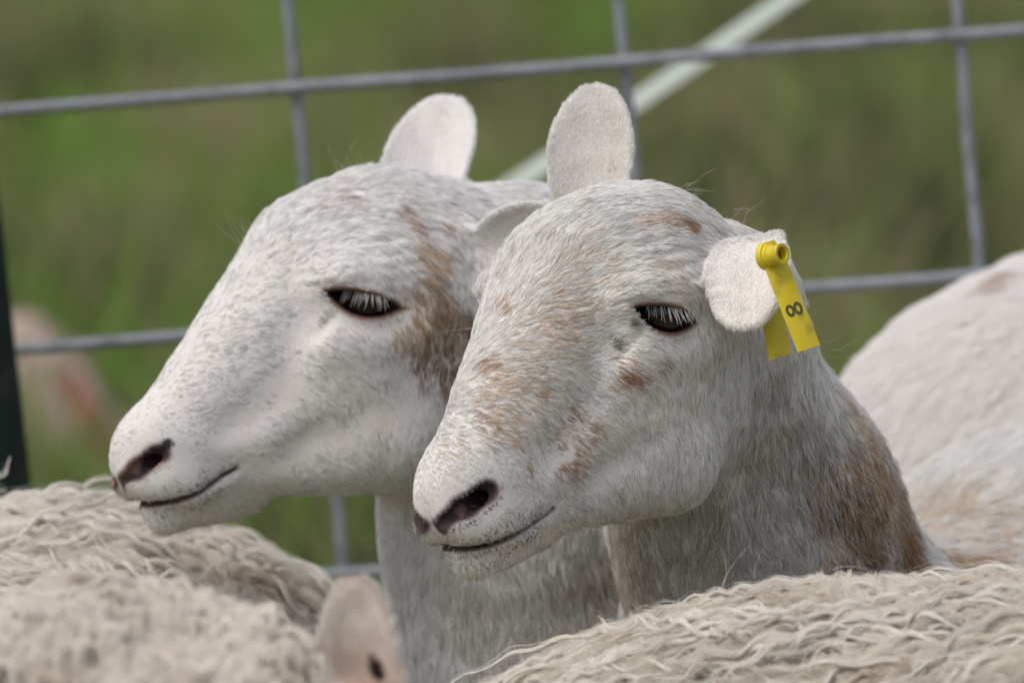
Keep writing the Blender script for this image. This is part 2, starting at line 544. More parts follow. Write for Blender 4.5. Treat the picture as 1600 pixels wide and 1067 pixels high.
FINE = 2.2 if QUICK else 1.5
def build_body(name, f, lo, hi, flo, fhi):
    xs, ys, zs = box_axes(lo, hi, flo, fhi, FINE, 14)
    V, Fc = mesh_sdf(f, xs, ys, zs)
    V = smooth_mesh(V, Fc, 3)
    return V, Fc
import time
t0 = time.time()
def vbox(pxa, pya, pxb, pyb, d0, d1):
    a = px2v(pxa, pyb, (d0 + d1) / 2); b = px2v(pxb, pya, (d0 + d1) / 2)
    return (a[0], a[1], d0), (b[0], b[1], d1)
f0, f1 = vbox(620, 110, 1260, 910, 2950, 3240)
VB, FB = build_body('B', sdf_B, (f0[0] - 30, -420, 2900), (900, 330, 4400), f0, f1)
VB = warp(skin_relief(VB, FB, HB), WARP_B)
print('B', len(VB), time.time() - t0); t0 = time.time()
f0, f1 = vbox(155, 130, 860, 840, 3170, 3420)
VA, FA = build_body('A', sdf_A, (f0[0] - 30, -520, 3100), (700, 330, 4800), f0, f1)
VA = warp(skin_relief(VA, FA, HA), WARP_A)
print('A', len(VA), time.time() - t0)
# ------------------------------------------------------------------ hair: roots scattered on a mesh, combed by guides
def scatter(V, Fc, Nv, n, weight):
    T = np.concatenate([Fc[:, [0, 1, 2]], Fc[:, [0, 2, 3]]])
    a, b, c = V[T[:, 0]], V[T[:, 1]], V[T[:, 2]]
    area = 0.5 * np.linalg.norm(np.cross(b - a, c - a), axis=1)
    w = area * weight[T].mean(1)
    cdf = np.cumsum(w); tot = cdf[-1]
    t = np.searchsorted(cdf, rng.random(n) * tot)
    t = np.minimum(t, len(T) - 1)
    r1 = np.sqrt(rng.random(n)); r2 = rng.random(n)
    B = np.stack([1 - r1, r1 * (1 - r2), r1 * r2], 1)
    P = (V[T[t]] * B[..., None]).sum(1)
    N = (Nv[T[t]] * B[..., None]).sum(1)
    N /= np.linalg.norm(N, axis=1, keepdims=True) + 1e-9
    return P, N, T[t], B, tot

def in_view_weight(V, Nv, margin=330, back=0.3):
    px = v2px(V)
    m = (px[:, 0] > -margin) & (px[:, 0] < 1600 + margin) & (px[:, 1] > -margin) & (px[:, 1] < 1067 + margin)
    d = V / np.linalg.norm(V, axis=1, keepdims=True)
    facing = -(Nv * d).sum(1)
    w = np.clip(0.55 + facing * 1.6, back, 1.0)
    return np.where(m, w, 0.0)

def surface_at(V, Nv, px, py):
    """nearest surface vertex seen at a photograph pixel"""
    q = v2px(V)
    d = V / np.linalg.norm(V, axis=1, keepdims=True)
    f = -(Nv * d).sum(1) > 0.05
    r = np.hypot(q[:, 0] - px, q[:, 1] - py)
    cand = np.where(f & (r < 9))[0]
    if len(cand) == 0:
        cand = np.argsort(np.where(f, r, 1e9))[:5]
    return V[cand[np.argmin(V[cand, 2])]]

def guide_field(V, Nv, guides):
    """guides: (px, py, dx, dy, length mm, lift) -> arrays of 3D centres and values"""
    C = np.array([surface_at(V, Nv, g[0], g[1]) for g in guides])
    D = np.array([[g[2], -g[3], 0.0] for g in guides]); D /= np.linalg.norm(D, axis=1, keepdims=True)
    return C, D, np.array([g[4] for g in guides], float), np.array([g[5] for g in guides], float)

def eval_guides(P, field, sig=26.0):
    C, D, L, A = field
    out = np.zeros((len(P), 5))
    for i0 in range(0, len(P), 50000):
        p = P[i0:i0 + 50000]
        d2 = ((p[:, None, :] - C[None]) ** 2).sum(-1)
        d2 = d2 - d2.min(1, keepdims=True)
        w = np.exp(-d2 / (2 * sig * sig)); w /= w.sum(1, keepdims=True)
        out[i0:i0 + 50000, :3] = w @ D; out[i0:i0 + 50000, 3] = w @ L; out[i0:i0 + 50000, 4] = w @ A
    return out[:, :3], out[:, 3], out[:, 4]

def tangent(D, N):
    T = D - N * (D * N).sum(1, keepdims=True)
    return T / (np.linalg.norm(T, axis=1, keepdims=True) + 1e-9)

def comb(P, N, D, L, lift, k=5, wob=0.18, clump=0.45, cscale=7.0, seed=1, droop=0.6, curl=0.0):
    """hair centre lines (n,k,3) in mm"""
    T = tangent(D, N); Bn = np.cross(N, T)
    ang = (fnoise(P, cscale, seed, 2) - 0.5) * 2 * clump + (fnoise(P, cscale * 4, seed + 9, 1) - 0.5) * 0.7 + rng.normal(0, wob, len(P))
    T = T * np.cos(ang)[:, None] + Bn * np.sin(ang)[:, None]
    Bn = np.cross(N, T)
    L = L * rng.uniform(0.7, 1.2, len(P))
    lf = lift * rng.uniform(0.5, 1.5, len(P)) * (0.6 + 0.8 * fnoise(P, cscale * 1.3, seed + 5, 1))
    s = np.linspace(0, 1, k)
    bend = rng.normal(0, 0.12, len(P))
    X = (T[:, None, :] * (s[None, :, None] * np.cos(np.minimum(lf, 1.3))[:, None, None])
         + N[:, None, :] * ((s - droop * s * s)[None, :, None] * np.sin(np.minimum(lf, 1.3))[:, None, None])
         + Bn[:, None, :] * (bend[:, None] * s[None] ** 2)[..., None])
    Q = P[:, None, :] + X * L[:, None, None] - N[:, None, :] * 0.4
    if curl:
        ph = rng.uniform(0, 6.28, len(P))
        Q = Q + (Bn[:, None, :] * (np.sin(s[None] * 7 + ph[:, None]) * s[None] * curl * L[:, None])[..., None])
    return Q

from mathutils.kdtree import KDTree
def clump_to(P, Q, every=12, amount=0.65, power=1.0, seed=0):
    """draw the tips of neighbouring hairs together, as greasy or damp hair lies"""
    g = np.random.default_rng(seed)
    c = g.choice(len(P), max(4, len(P) // every), replace=False)
    kd = KDTree(len(c))
    for i, p in enumerate(P[c]): kd.insert(p, i)
    kd.balance()
    near = np.fromiter((kd.find(p)[1] for p in P), dtype=np.int64, count=len(P))
    s = np.linspace(0, 1, Q.shape[1])
    am = amount * g.uniform(0.5, 1.2, len(c))[near]
    w = np.clip(am[:, None] * (s[None] ** power), 0, 0.9)[..., None]
    return Q * (1 - w) + Q[c[near]] * w

def patch_mix(P, patches, base, seed=0):
    """coat colour and some painted shade: patches = (centre, radius mm, colour, strength, noise scale)"""
    col = np.tile(np.asarray(base, float), (len(P), 1))
    for i, (C, r, c, st, ns) in enumerate(patches):
        d = np.sqrt(((P - C) ** 2).sum(1)) / r
        near = d < 1.6
        if not near.any(): continue
        q = P[near]
        m = np.clip((1.0 - d[near]) * 2.2 + (fnoise(q, ns, seed + i * 3, 3) - 0.5) * 3.2, 0, 1) * st
        m = (rng.random(len(q)) < m).astype(float) * rng.uniform(0.6, 1, len(q))
        col[near] = col[near] * (1 - m[:, None]) + np.asarray(c) * m[:, None]
    return col

class Patcher:
    def __init__(s, V, Nv, lst):
        s.p = []
        for px, py, rpx, col, st, ns, *dd in lst:
            C = px2v(px, py, dd[0]) if dd else surface_at(V, Nv, px, py)
            s.p.append((C, rpx / FPX * C[2], col, st, ns))

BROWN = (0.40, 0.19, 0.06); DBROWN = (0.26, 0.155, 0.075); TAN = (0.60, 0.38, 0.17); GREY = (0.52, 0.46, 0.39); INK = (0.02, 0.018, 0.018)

def features(H, L):
    """distances (mm) to the eye opening, nostril and lip seam in head space, near and far side alike"""
    q = np.array(L, dtype=np.float32); q[:, 1] = np.abs(q[:, 1])
    rel = np.linalg.norm(q - np.array([3.0, 57.0, 0]), axis=1)
    eye = np.where(rel < 30, almond(q), 99)
    nos = smin(sd_cone(q, (116, 7, -99), (109, 15, -91), 2.0, 3.4), sd_cone(q, (109, 15, -91), (101, 21, -83), 3.4, 3.4), 3)
    nos = np.minimum(nos, sd_cone(q, (104, 15, -88), (84, 11, -84), 4, 5))
    nos = np.minimum(nos, sd_cone(q, (121, 0, -100), (115, 7, -100), 1.8, 1.8))
    seam = np.where(q[:, 0] > 58, np.abs(q[:, 2] - mouth_z(q[:, 0])), np.hypot(q[:, 2] - mouth_z(58.0), q[:, 0] - 58)) + np.where(q[:, 0] < 45, 99, 0)
    pit = sd_cone(q, (18, 50, -9), (27, 46.5, -18), 1.8, 3.4)
    return eye, nos, seam, pit

def skin_colour(V, H, base, pinkness, spots=()):
    """bare skin: dark lid rims, pink and dark nose leather, lip edge; shade painted into nostril and tear pit"""
    L = H.to_local(V)
    eye, nos, seam, pit = features(H, L)
    c = np.tile(np.asarray(base, float), (len(V), 1))
    def mix(m, col):
        m = np.clip(m, 0, 1)[:, None]
        c[:] = c * (1 - m) + np.asarray(col) * m
    mix((3.5 - eye) / 2.2, (0.15, 0.08, 0.06))
    mix((0.8 - eye) / 1.0, (0.03, 0.015, 0.012))
    pinkish = np.clip((fnoise(V, 9, 31, 2) - 0.62 + pinkness + (L[:, 0] - 113) * 0.05 * pinkness) * 5, 0, 1)
    mix((4.0 - nos) / 2.5, (0.09, 0.052, 0.046))
    mix((2.6 - nos) / 1.5 * pinkish, (0.22, 0.12, 0.105))
    mix((3.0 - nos) / 2.0 * (1 - pinkish), (0.035, 0.022, 0.022))
    mix((-0.6 - nos) / 1.2, (0.012, 0.008, 0.008))  # nostril cavity: near-black tint stands in for the shade inside
    front = np.clip((L[:, 0] - 76) / 20, 0, 1)
    mix((2.2 + 1.4 * front - seam) / 1.6, (0.14, 0.09, 0.075))
    mix((1.6 - pit) / 4.0, (0.16, 0.12, 0.10))  # tear pit: crease shade put into the skin colour
    for S, r, col in spots:
        mix((r - np.linalg.norm(V - S, axis=1)) / 1.0, col)
    return c
# ------------------------------------------------------------------ putting one smooth-faced sheep together
def uv_sphere(c, r, nu=48, nv=32):
    th = np.linspace(0.02, math.pi - 0.02, nv + 1); ph = np.linspace(0, 2 * math.pi, nu, endpoint=False)
    V = np.array([[math.sin(t) * math.cos(p), math.sin(t) * math.sin(p), math.cos(t)] for t in th for p in ph])
    F = [(k * nu + i, (k + 1) * nu + i, (k + 1) * nu + (i + 1) % nu, k * nu + (i + 1) % nu) for k in range(nv) for i in range(nu)]
    V = V[:, [2, 0, 1]]
    return V * r + np.asarray(c), np.array(F)

def eye_outward(side):
    return np.array([math.sin(EYE_A), side * math.cos(EYE_A), 0])

def add_eyes(root, H, moves):
    for side in (1, -1):
        V, F = uv_sphere(EYE_C * (1, side, 1), EYE_R - 0.4)
        V = warp(H.to_view(V), moves)
        mesh_obj('eye', v2w(V), F, M_EYE, root)

def lashes(root, H, moves, n=17, length=10.5, seed=3, side=1):
    g = np.random.default_rng(seed)
    a = R(-13)
    k = 6; P = np.zeros((n * 2, k, 3)); rad = np.zeros((n * 2, k))
    out = eye_outward(side); fwd = np.array([math.cos(EYE_A), -side * math.sin(EYE_A), 0])
    c = EYE_C * (1, side, 1)
    for i in range(n * 2):
        t = g.uniform(-0.62, 0.62)
        u = t * 20.0; v = 4.2 * (1 - t * t) ** 0.75 + 0.5 + g.uniform(-.6, .8)
        x = u * math.cos(a) + v * math.sin(a); z = -u * math.sin(a) + v * math.cos(a) - 0.5
        rr = EYE_R + 1.6
        yy = math.sqrt(max(rr * rr - x * x - z * z, 4))
        p0 = c + fwd * x + out * yy + np.array([0, 0, z])
        Ln = length * g.uniform(0.5, 1.1) * (1 - 0.35 * abs(t))
        dirn = out * 0.52 + np.array([0, 0, -1.0]) + fwd * (t * 0.55 + g.normal(0, 0.11))
        dirn /= np.linalg.norm(dirn)
        s = np.linspace(0, 1, k)
        q = p0 + dirn * (s * Ln)[:, None] + out * ((s ** 2) * Ln * 0.18)[:, None]
        P[i] = H.to_view(q); rad[i] = 0.19 * (1 - 0.85 * s)
    Pv = warp(P.reshape(-1, 3), moves).reshape(P.shape)
    col = np.tile([0.80, 0.77, 0.72], (n * 2, 1)) * g.uniform(0.8, 1.0, (n * 2, 1))
    hair_obj('eyelashes', v2w(Pv), rad * 0.001, col, M_HAIR, root)

def build_fur(name, root, V, Fc, Nv, H, guides, patches, ears, n, base, seed, radius=0.135, len_k=0.80, extra_w=None, hair_dark=0.15):
    W = in_view_weight(V, Nv)
    px = v2px(V)
    if extra_w is not None: W = W * extra_w(V, px)
    eyev, nosv, seamv, _p = features(H, H.to_local(unwarp(V, H)))
    W = W * (1 + 1.6 * np.clip(1 - nosv / 26, 0, 1) + 1.4 * np.clip(1 - seamv / 16, 0, 1) + 1.2 * np.clip(1 - eyev / 12, 0, 1))
    for E in ears:
        W = W * np.where((E.sdf(V.astype(np.float32)) < 2.5) & (E.coords(V.astype(np.float32))[0] > 0), 1.7, 1.0)
    P, N, tri, bary, area = scatter(V, Fc, Nv, n, W)
    D, L, lift = eval_guides(P, guide_field(V, Nv, guides))
    Lo = H.to_local(unwarp(P, H))
    eye, nos, seam, pit = features(H, Lo)
    L = L * len_k
    # short velvet round eyes, nostrils and lips
    near = np.minimum(np.minimum(np.clip((eye - 0.5) / 9, 0, 1), np.clip((nos - 1.0) / 16, 0, 1)), np.clip((seam - 1.0) / 9, 0, 1))
    L = 2.0 + (L - 2.0) * np.clip(near, 0, 1) ** 0.8
    keep = (eye > 2.2) & (nos > 2.0) & (seam > 0.9 + 0.8 * np.clip((Lo[:, 0] - 76) / 20, 0, 1)) & (pit > -1.2)
    # ears: fine short down, pointing to the tip
    lift = lift.copy(); dens = np.ones(len(P), bool); er = np.zeros(len(P))
    for E in ears:
        u, v, nn = E.coords(P.astype(np.float32))
        on = (u > -4) & (E.sdf(P.astype(np.float32)) < 2.5)
        f = np.clip((u + 4) / 8, 0, 1) * on
        er = np.maximum(er, f)
        edge = np.clip((np.abs(v) - E.half(u) + 3) / 3, 0, 1)
        D[on] = D[on] * (1 - f[on])[:, None] + (E.e + 0.25 * rng.normal(0, 1, (on.sum(), 3)) * 0.5) * f[on][:, None]
        L = np.where(on, L * (1 - f) + (3.4 + 1.5 * edge) * f, L)
        lift = np.where(on, lift * (1 - f) + 0.6 * f, lift)
    keep &= dens
    P, N, D, L, lift, Lo, nos, seam, eye, er = [a[keep] for a in (P, N, D, L, lift, Lo, nos, seam, eye, er)]
    Q = comb(P, N, D, L, lift * 0.75, k=5, seed=seed)
    Qc = clump_to(P, Q, seed=seed)
    Q = Q * er[:, None, None] + Qc * (1 - er[:, None, None])
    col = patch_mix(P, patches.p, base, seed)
    # dark follicles and stubble on the lips and chin, dusky hair beside the nostril
    lip = np.clip(1 - np.abs(seam - 6) / 9, 0, 1) * (Lo[:, 0] > 66)
    dk = rng.random(len(P)) < 0.34 * lip + 0.8 * np.clip((6 - nos) / 4, 0, 1) + 0.4 * np.clip((3.2 - eye) / 2, 0, 1)
    col[dk] = np.array([0.10, 0.075, 0.06])
    v = 0.86 + 0.16 * fnoise(P, 9, seed + 50, 2) + rng.normal(0, 0.05, len(P)) * (1 - 0.7 * er)
    col = np.clip(col * v[:, None], 0.01, 0.9)
    odd = rng.random(len(P)) < hair_dark * (1 - er)
    col[odd] *= 0.5
    s = np.linspace(0, 1, Q.shape[1])
    rad = radius * (1 - 0.8 * s ** 1.5)[None] * rng.uniform(0.7, 1.2, (len(P), 1))
    hair_obj(name, v2w(Q), rad * 0.001, col, M_HAIR, root)

_moves = {}
def unwarp(P, H):
    m = _moves[id(H)]
    return P - (warp(P, m) - P)

def stray(name, root, starts, seed, mat=None, col=(0.7, 0.66, 0.6), r=0.07):
    """long single hairs: (px, py, depth, dx, dy, length px, bend)"""
    g = np.random.default_rng(seed)
    k = 8; P = []; 
    for (x, y, d, dx, dy, Lp, bend) in starts:
        nrm = math.hypot(dx, dy); dx /= nrm; dy /= nrm
        s = np.linspace(0, 1, k)
        X = x + dx * s * Lp - dy * bend * s * s * Lp; Y = y + dy * s * Lp + dx * bend * s * s * Lp
        P.append(np.stack([px2v(a, b, d - 8 * c) for a, b, c in zip(X, Y, s)]))
    P = np.array(P)
    rad = np.tile(r * (1 - 0.7 * np.linspace(0, 1, k)), (len(P), 1))
    hair_obj(name, v2w(P), rad * 0.001, np.tile(col, (len(P), 1)), M_HAIR, root)

QN = 0.35 if QUICK == '1' else 1.0
# ---- B
_moves[id(HB)] = WARP_B; _moves[id(HA)] = WARP_A
def sheep_root(px, py, d, label, group=None):
    w = v2w(px2v(px, py, d))
    o = empty('sheep', (float(w[0]), float(w[1]), 0.0))
    return tag(o, label, 'sheep', group)
rB = sheep_root(1700, 1000, 3500, 'white ewe with brown speckled face and a yellow tag in her folded ear')
rA = sheep_root(1100, 1000, 3700, 'plain white ewe with a brown patch behind her eye, looking past the speckled one')
NB = vert_normals(VB, FB); NA = vert_normals(VA, FA)
SKIN = (0.56, 0.53, 0.505)
mesh_obj('body', v2w(VB), FB, M_SKIN, rB, colors=skin_colour(unwarp(VB, HB), HB, SKIN, -0.08))
S_INK = surface_at(VA, NA, 264, 704)
mesh_obj('body', v2w(VA), FA, M_SKIN, rA, colors=skin_colour(unwarp(VA, HA), HA, SKIN, 0.26, [(S_INK, 3.6, INK)]))
add_eyes(rB, HB, WARP_B); add_eyes(rA, HA, WARP_A)
lashes(rB, HB, WARP_B, seed=3); lashes(rA, HA, WARP_A, seed=4)

GB = [  # px, py, dx, dy, length, lift
 (700, 720, .5, .35, 5, .35), (760, 640, .8, .45, 8, .35), (740, 560, .75, -.2, 8, .4), (820, 540, .9, .35, 9, .35), (850, 440, .1, -1, 10, .45),
 (790, 420, -.2, -1, 9, .45), (900, 360, .45, -.8, 11, .45), (960, 320, .7, -.5, 12, .5), (1040, 310, .9, .1, 13, .5), (1110, 350, .9, .35, 12, .5),
 (1000, 400, .95, -.25, 10, .4), (940, 440, .8, -.5, 9, .4), (1060, 430, .95, .15, 7, .35), (900, 500, .9, .0, 9, .35), (870, 620, .75, .6, 9, .3),
 (950, 600, .7, .7, 9, .3), (1020, 560, .35, .9, 8, .3), (1090, 540, .15, 1, 9, .3), (900, 700, .75, .6, 9, .3), (850, 770, .85, .5, 7, .3),
 (800, 830, .5, .85, 5, .3), (740, 845, .1, 1, 4, .4), (700, 870, -.3, 1, 4, .5), (760, 885, .1, 1, 5, .5), (980, 760, .6, .75, 10, .3), (1060, 700, .25, 1, 10, .3),
 (1100, 640, .1, 1, 11, .3), (1180, 600, .2, 1, 14, .35), (1250, 560, .5, .9, 16, .45), (1300, 640, .75, .75, 21, .8), (1350, 760, .8, .6, 25, .85),
 (1400, 850, .8, .6, 25, .85), (1250, 760, .45, .9, 18, .4), (1150, 780, .1, 1, 14, .35), (1060, 850, .0, 1, 13, .35), (1200, 880, .3, 1, 18, .4),
 (1000, 860, -.2, 1, 14, .4), (1450, 760, .4, -.5, 20, .55), (1560, 720, .6, -.7, 20, .5), (1550, 830, .8, -.4, 20, .5)]
PB = Patcher(VB, NB, [ (962, 528, 15, (0.13, 0.085, 0.06), .9, 5), (985, 512, 9, (0.10, 0.06, 0.045), .9, 5),  # these two dark patches paint in the shade of the tear crease
 (750, 570, 24, BROWN, .5, 4), (765, 600, 50, TAN, .40, 5), (745, 655, 30, BROWN, .35, 5), (780, 660, 40, TAN, .35, 5), (860, 500, 60, TAN, .25, 4), (890, 490, 50, BROWN, .20, 4), (985, 592, 20, BROWN, .8, 5),
 (975, 570, 36, BROWN, .40, 5), (1040, 570, 24, BROWN, .35, 5), (905, 648, 26, BROWN, .6, 5), (930, 665, 20, BROWN, .5, 5), (885, 690, 50, BROWN, .30, 4), (880, 715, 16, BROWN, .6, 5), (900, 720, 38, BROWN, .35, 4),
 (835, 725, 14, BROWN, .5, 5), (850, 600, 14, BROWN, .5, 5), (970, 770, 20, BROWN, .3, 5), (800, 780, 34, TAN, .25, 5), (1075, 342, 20, BROWN, .95, 6), (1040, 336, 26, TAN, .6, 6), (1000, 340, 24, TAN, .3, 6),
 (770, 480, 26, TAN, .4, 5), (1090, 610, 26, TAN, .3, 5), (850, 560, 70, TAN, .16, 4), (820, 640, 60, TAN, .16, 4), (700, 690, 30, TAN, .25, 5), (1060, 430, 60, TAN, .12, 4), (900, 420, 80, TAN, .12, 4),
 (1410, 800, 120, (0.40, 0.23, 0.12), .7, 6), (1370, 720, 80, (0.42, 0.26, 0.14), .6, 6), (1350, 790, 130, TAN, .4, 5), (1325, 630, 60, TAN, .45, 6), (980, 870, 110, GREY, .8, 6), (950, 860, 70, GREY, 1.2, 6, 3265), (955, 900, 60, DBROWN, .5, 6, 3265), (1460, 850, 70, (0.45, 0.28, 0.15), .9, 6, 3330), (1440, 780, 60, TAN, .8, 6, 3320), (1490, 900, 60, TAN, .8, 6, 3360), (1340, 830, 80, DBROWN, .6, 10), (1300, 740, 90, DBROWN, .42, 8), (1240, 680, 90, GREY, .5, 7), (1200, 800, 110, GREY, .45, 7), (1080, 840, 90, GREY, .38, 7),  # throat greys and dark brown also put neck shade into the coat colour
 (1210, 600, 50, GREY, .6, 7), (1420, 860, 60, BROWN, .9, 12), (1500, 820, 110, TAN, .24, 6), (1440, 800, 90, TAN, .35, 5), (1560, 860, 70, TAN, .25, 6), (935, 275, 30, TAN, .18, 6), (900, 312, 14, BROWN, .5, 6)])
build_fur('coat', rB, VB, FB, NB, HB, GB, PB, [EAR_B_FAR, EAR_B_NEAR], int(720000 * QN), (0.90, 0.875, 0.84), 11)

GA = [
 (230, 670, .3, -.6, 5, .35), (300, 560, .75, -.35, 8, .35), (360, 470, .7, -.5, 8, .35), (420, 380, .5, -.8, 9, .4), (480, 320, .4, -.9, 11, .5), (560, 285, .8, -.4, 12, .5), (640, 275, .95, .1, 13, .5),
 (720, 290, .9, .3, 14, .5), (790, 310, .8, .3, 14, .5), (540, 350, .9, -.3, 9, .4), (620, 400, .9, .2, 9, .4), (660, 350, .4, .9, 14, .6), (720, 420, .0, 1, 14, .4), (450, 450, .8, .1, 8, .35),
 (470, 520, .7, .6, 8, .3), (560, 540, .6, .8, 8, .3), (640, 560, .1, 1, 9, .3), (700, 560, .1, 1, 10, .3), (400, 600, .85, .5, 8, .3), (330, 660, .8, .5, 7, .3), (450, 700, .8, .5, 8, .3),
 (560, 700, .5, .85, 9, .3), (620, 660, .2, 1, 10, .3), (300, 730, .8, .3, 5, .3), (260, 760, .3, .9, 4, .4), (290, 805, .3, .8, 5, .5), (400, 760, .9, .3, 7, .3), (500, 765, .9, .4, 8, .3),
 (620, 850, .0, 1, 14, .3), (700, 950, .05, 1, 18, .35), (800, 900, .1, 1, 20, .4), (900, 900, .25, 1, 22, .45), (950, 950, .4, 1, 24, .5), (640, 1020, .0, 1, 18, .35), (600, 780, .2, 1, 11, .3)]
PA = Patcher(VA, NA, [ (492, 502, 13, (0.20, 0.14, 0.11), .6, 5),  # shade of the tear crease painted into the hair
 (705, 530, 56, (0.34, 0.22, 0.12), 1.5, 22), (715, 585, 44, (0.36, 0.21, 0.10), 1.4, 20), (690, 470, 50, (0.48, 0.34, 0.21), 1.2, 22), (655, 500, 50, (0.58, 0.42, 0.27), 1.1, 20), (680, 400, 34, TAN, .7, 10), (650, 345, 22, BROWN, .5, 8), (625, 320, 18, BROWN, .5, 7), (680, 560, 45, DBROWN, .8, 10),
 (735, 560, 45, DBROWN, .6, 10), (264, 704, 15, INK, 3.0, 3), (700, 345, 16, BROWN, .4, 8), (520, 300, 60, GREY, .25, 8), (900, 930, 90, GREY, .45, 10), (930, 880, 70, GREY, .5, 10), (760, 930, 140, GREY, .3, 9)])  # lower neck greys: shade below the head put into the coat colour
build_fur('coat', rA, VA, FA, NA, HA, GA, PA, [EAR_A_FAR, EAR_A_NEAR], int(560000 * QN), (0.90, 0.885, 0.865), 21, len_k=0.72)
# whiskers and stray hairs
def strays_near(VV, NN, lst, seed):
    out = []
    g = np.random.default_rng(seed)
    for (x, y, dx, dy, Lp, n, spread) in lst:
        for _ in range(n):
            xx, yy = x + g.normal(0, spread), y + g.normal(0, spread)
            d = surface_at(VV, NN, xx, yy)[2]
            out.append((xx, yy, d - 1, dx + g.normal(0, .25), dy + g.normal(0, .25), Lp * g.uniform(.6, 1.2), g.normal(0, .18)))
    return out
stray('whiskers', rB, strays_near(VB, NB, [(1075, 300, .9, -.3, 40, 8, 10), (1150, 345, .8, -.4, 34, 6, 10), (900, 312, -.2, -1, 22, 6, 14), (775, 430, -1, -.5, 70, 5, 16), (760, 520, -1, .1, 55, 4, 14),
  (760, 885, .1, 1, 22, 12, 18), (700, 850, -.8, .5, 18, 8, 10), (1280, 560, .9, -.1, 30, 14, 22), (1330, 660, .9, -.1, 34, 16, 26), (1390, 780, .9, -.2, 34, 14, 26), (840, 330, -.4, -.8, 24, 8, 12)], 3), 5)
stray('whiskers', rA, strays_near(VA, NA, [(385, 385, -.5, -1, 55, 5, 5), (400, 370, -.7, -.8, 40, 4, 5), (540, 262, -.2, -1, 22, 14, 16), (640, 255, .3, -1, 20, 10, 16), (790, 305, .8, -.6, 30, 12, 14), (300, 822, .1, 1, 20, 10, 20), (600, 840, -.7, .4, 20, 10, 16)], 4), 6)
print('fur', time.time() - t0)
# ------------------------------------------------------------------ woolly sheep: curled locks lying over a lumpy fleece
def lump_sdf(d, p, amp, sc, seed):
    return d - (fnoise(p.astype(np.float64), sc, seed, 2) - 0.5).astype(np.float32) * 2 * amp

def ridges(P, T0, N0, scale_a, scale_c, seed):
    """long wandering ridges along the flow: 0 in the furrow, 1 on the crest"""
    B0 = np.cross(N0, T0)
    a = (P * T0).sum(-1) if T0.ndim == 2 else P @ T0
    c = (P * B0).sum(-1) if B0.ndim == 2 else P @ B0
    wv = (fnoise(P, 55, seed, 2) - 0.5) * 46
    q = np.stack([a / scale_a + 0 * c, (c + wv) / scale_c, P[:, 2] / scale_a], 1) * 10.0
    r = fnoise(q, 10.0, seed + 1, 2)
    return np.clip(1.6 - np.abs(r - 0.5) * 9, 0, 1)

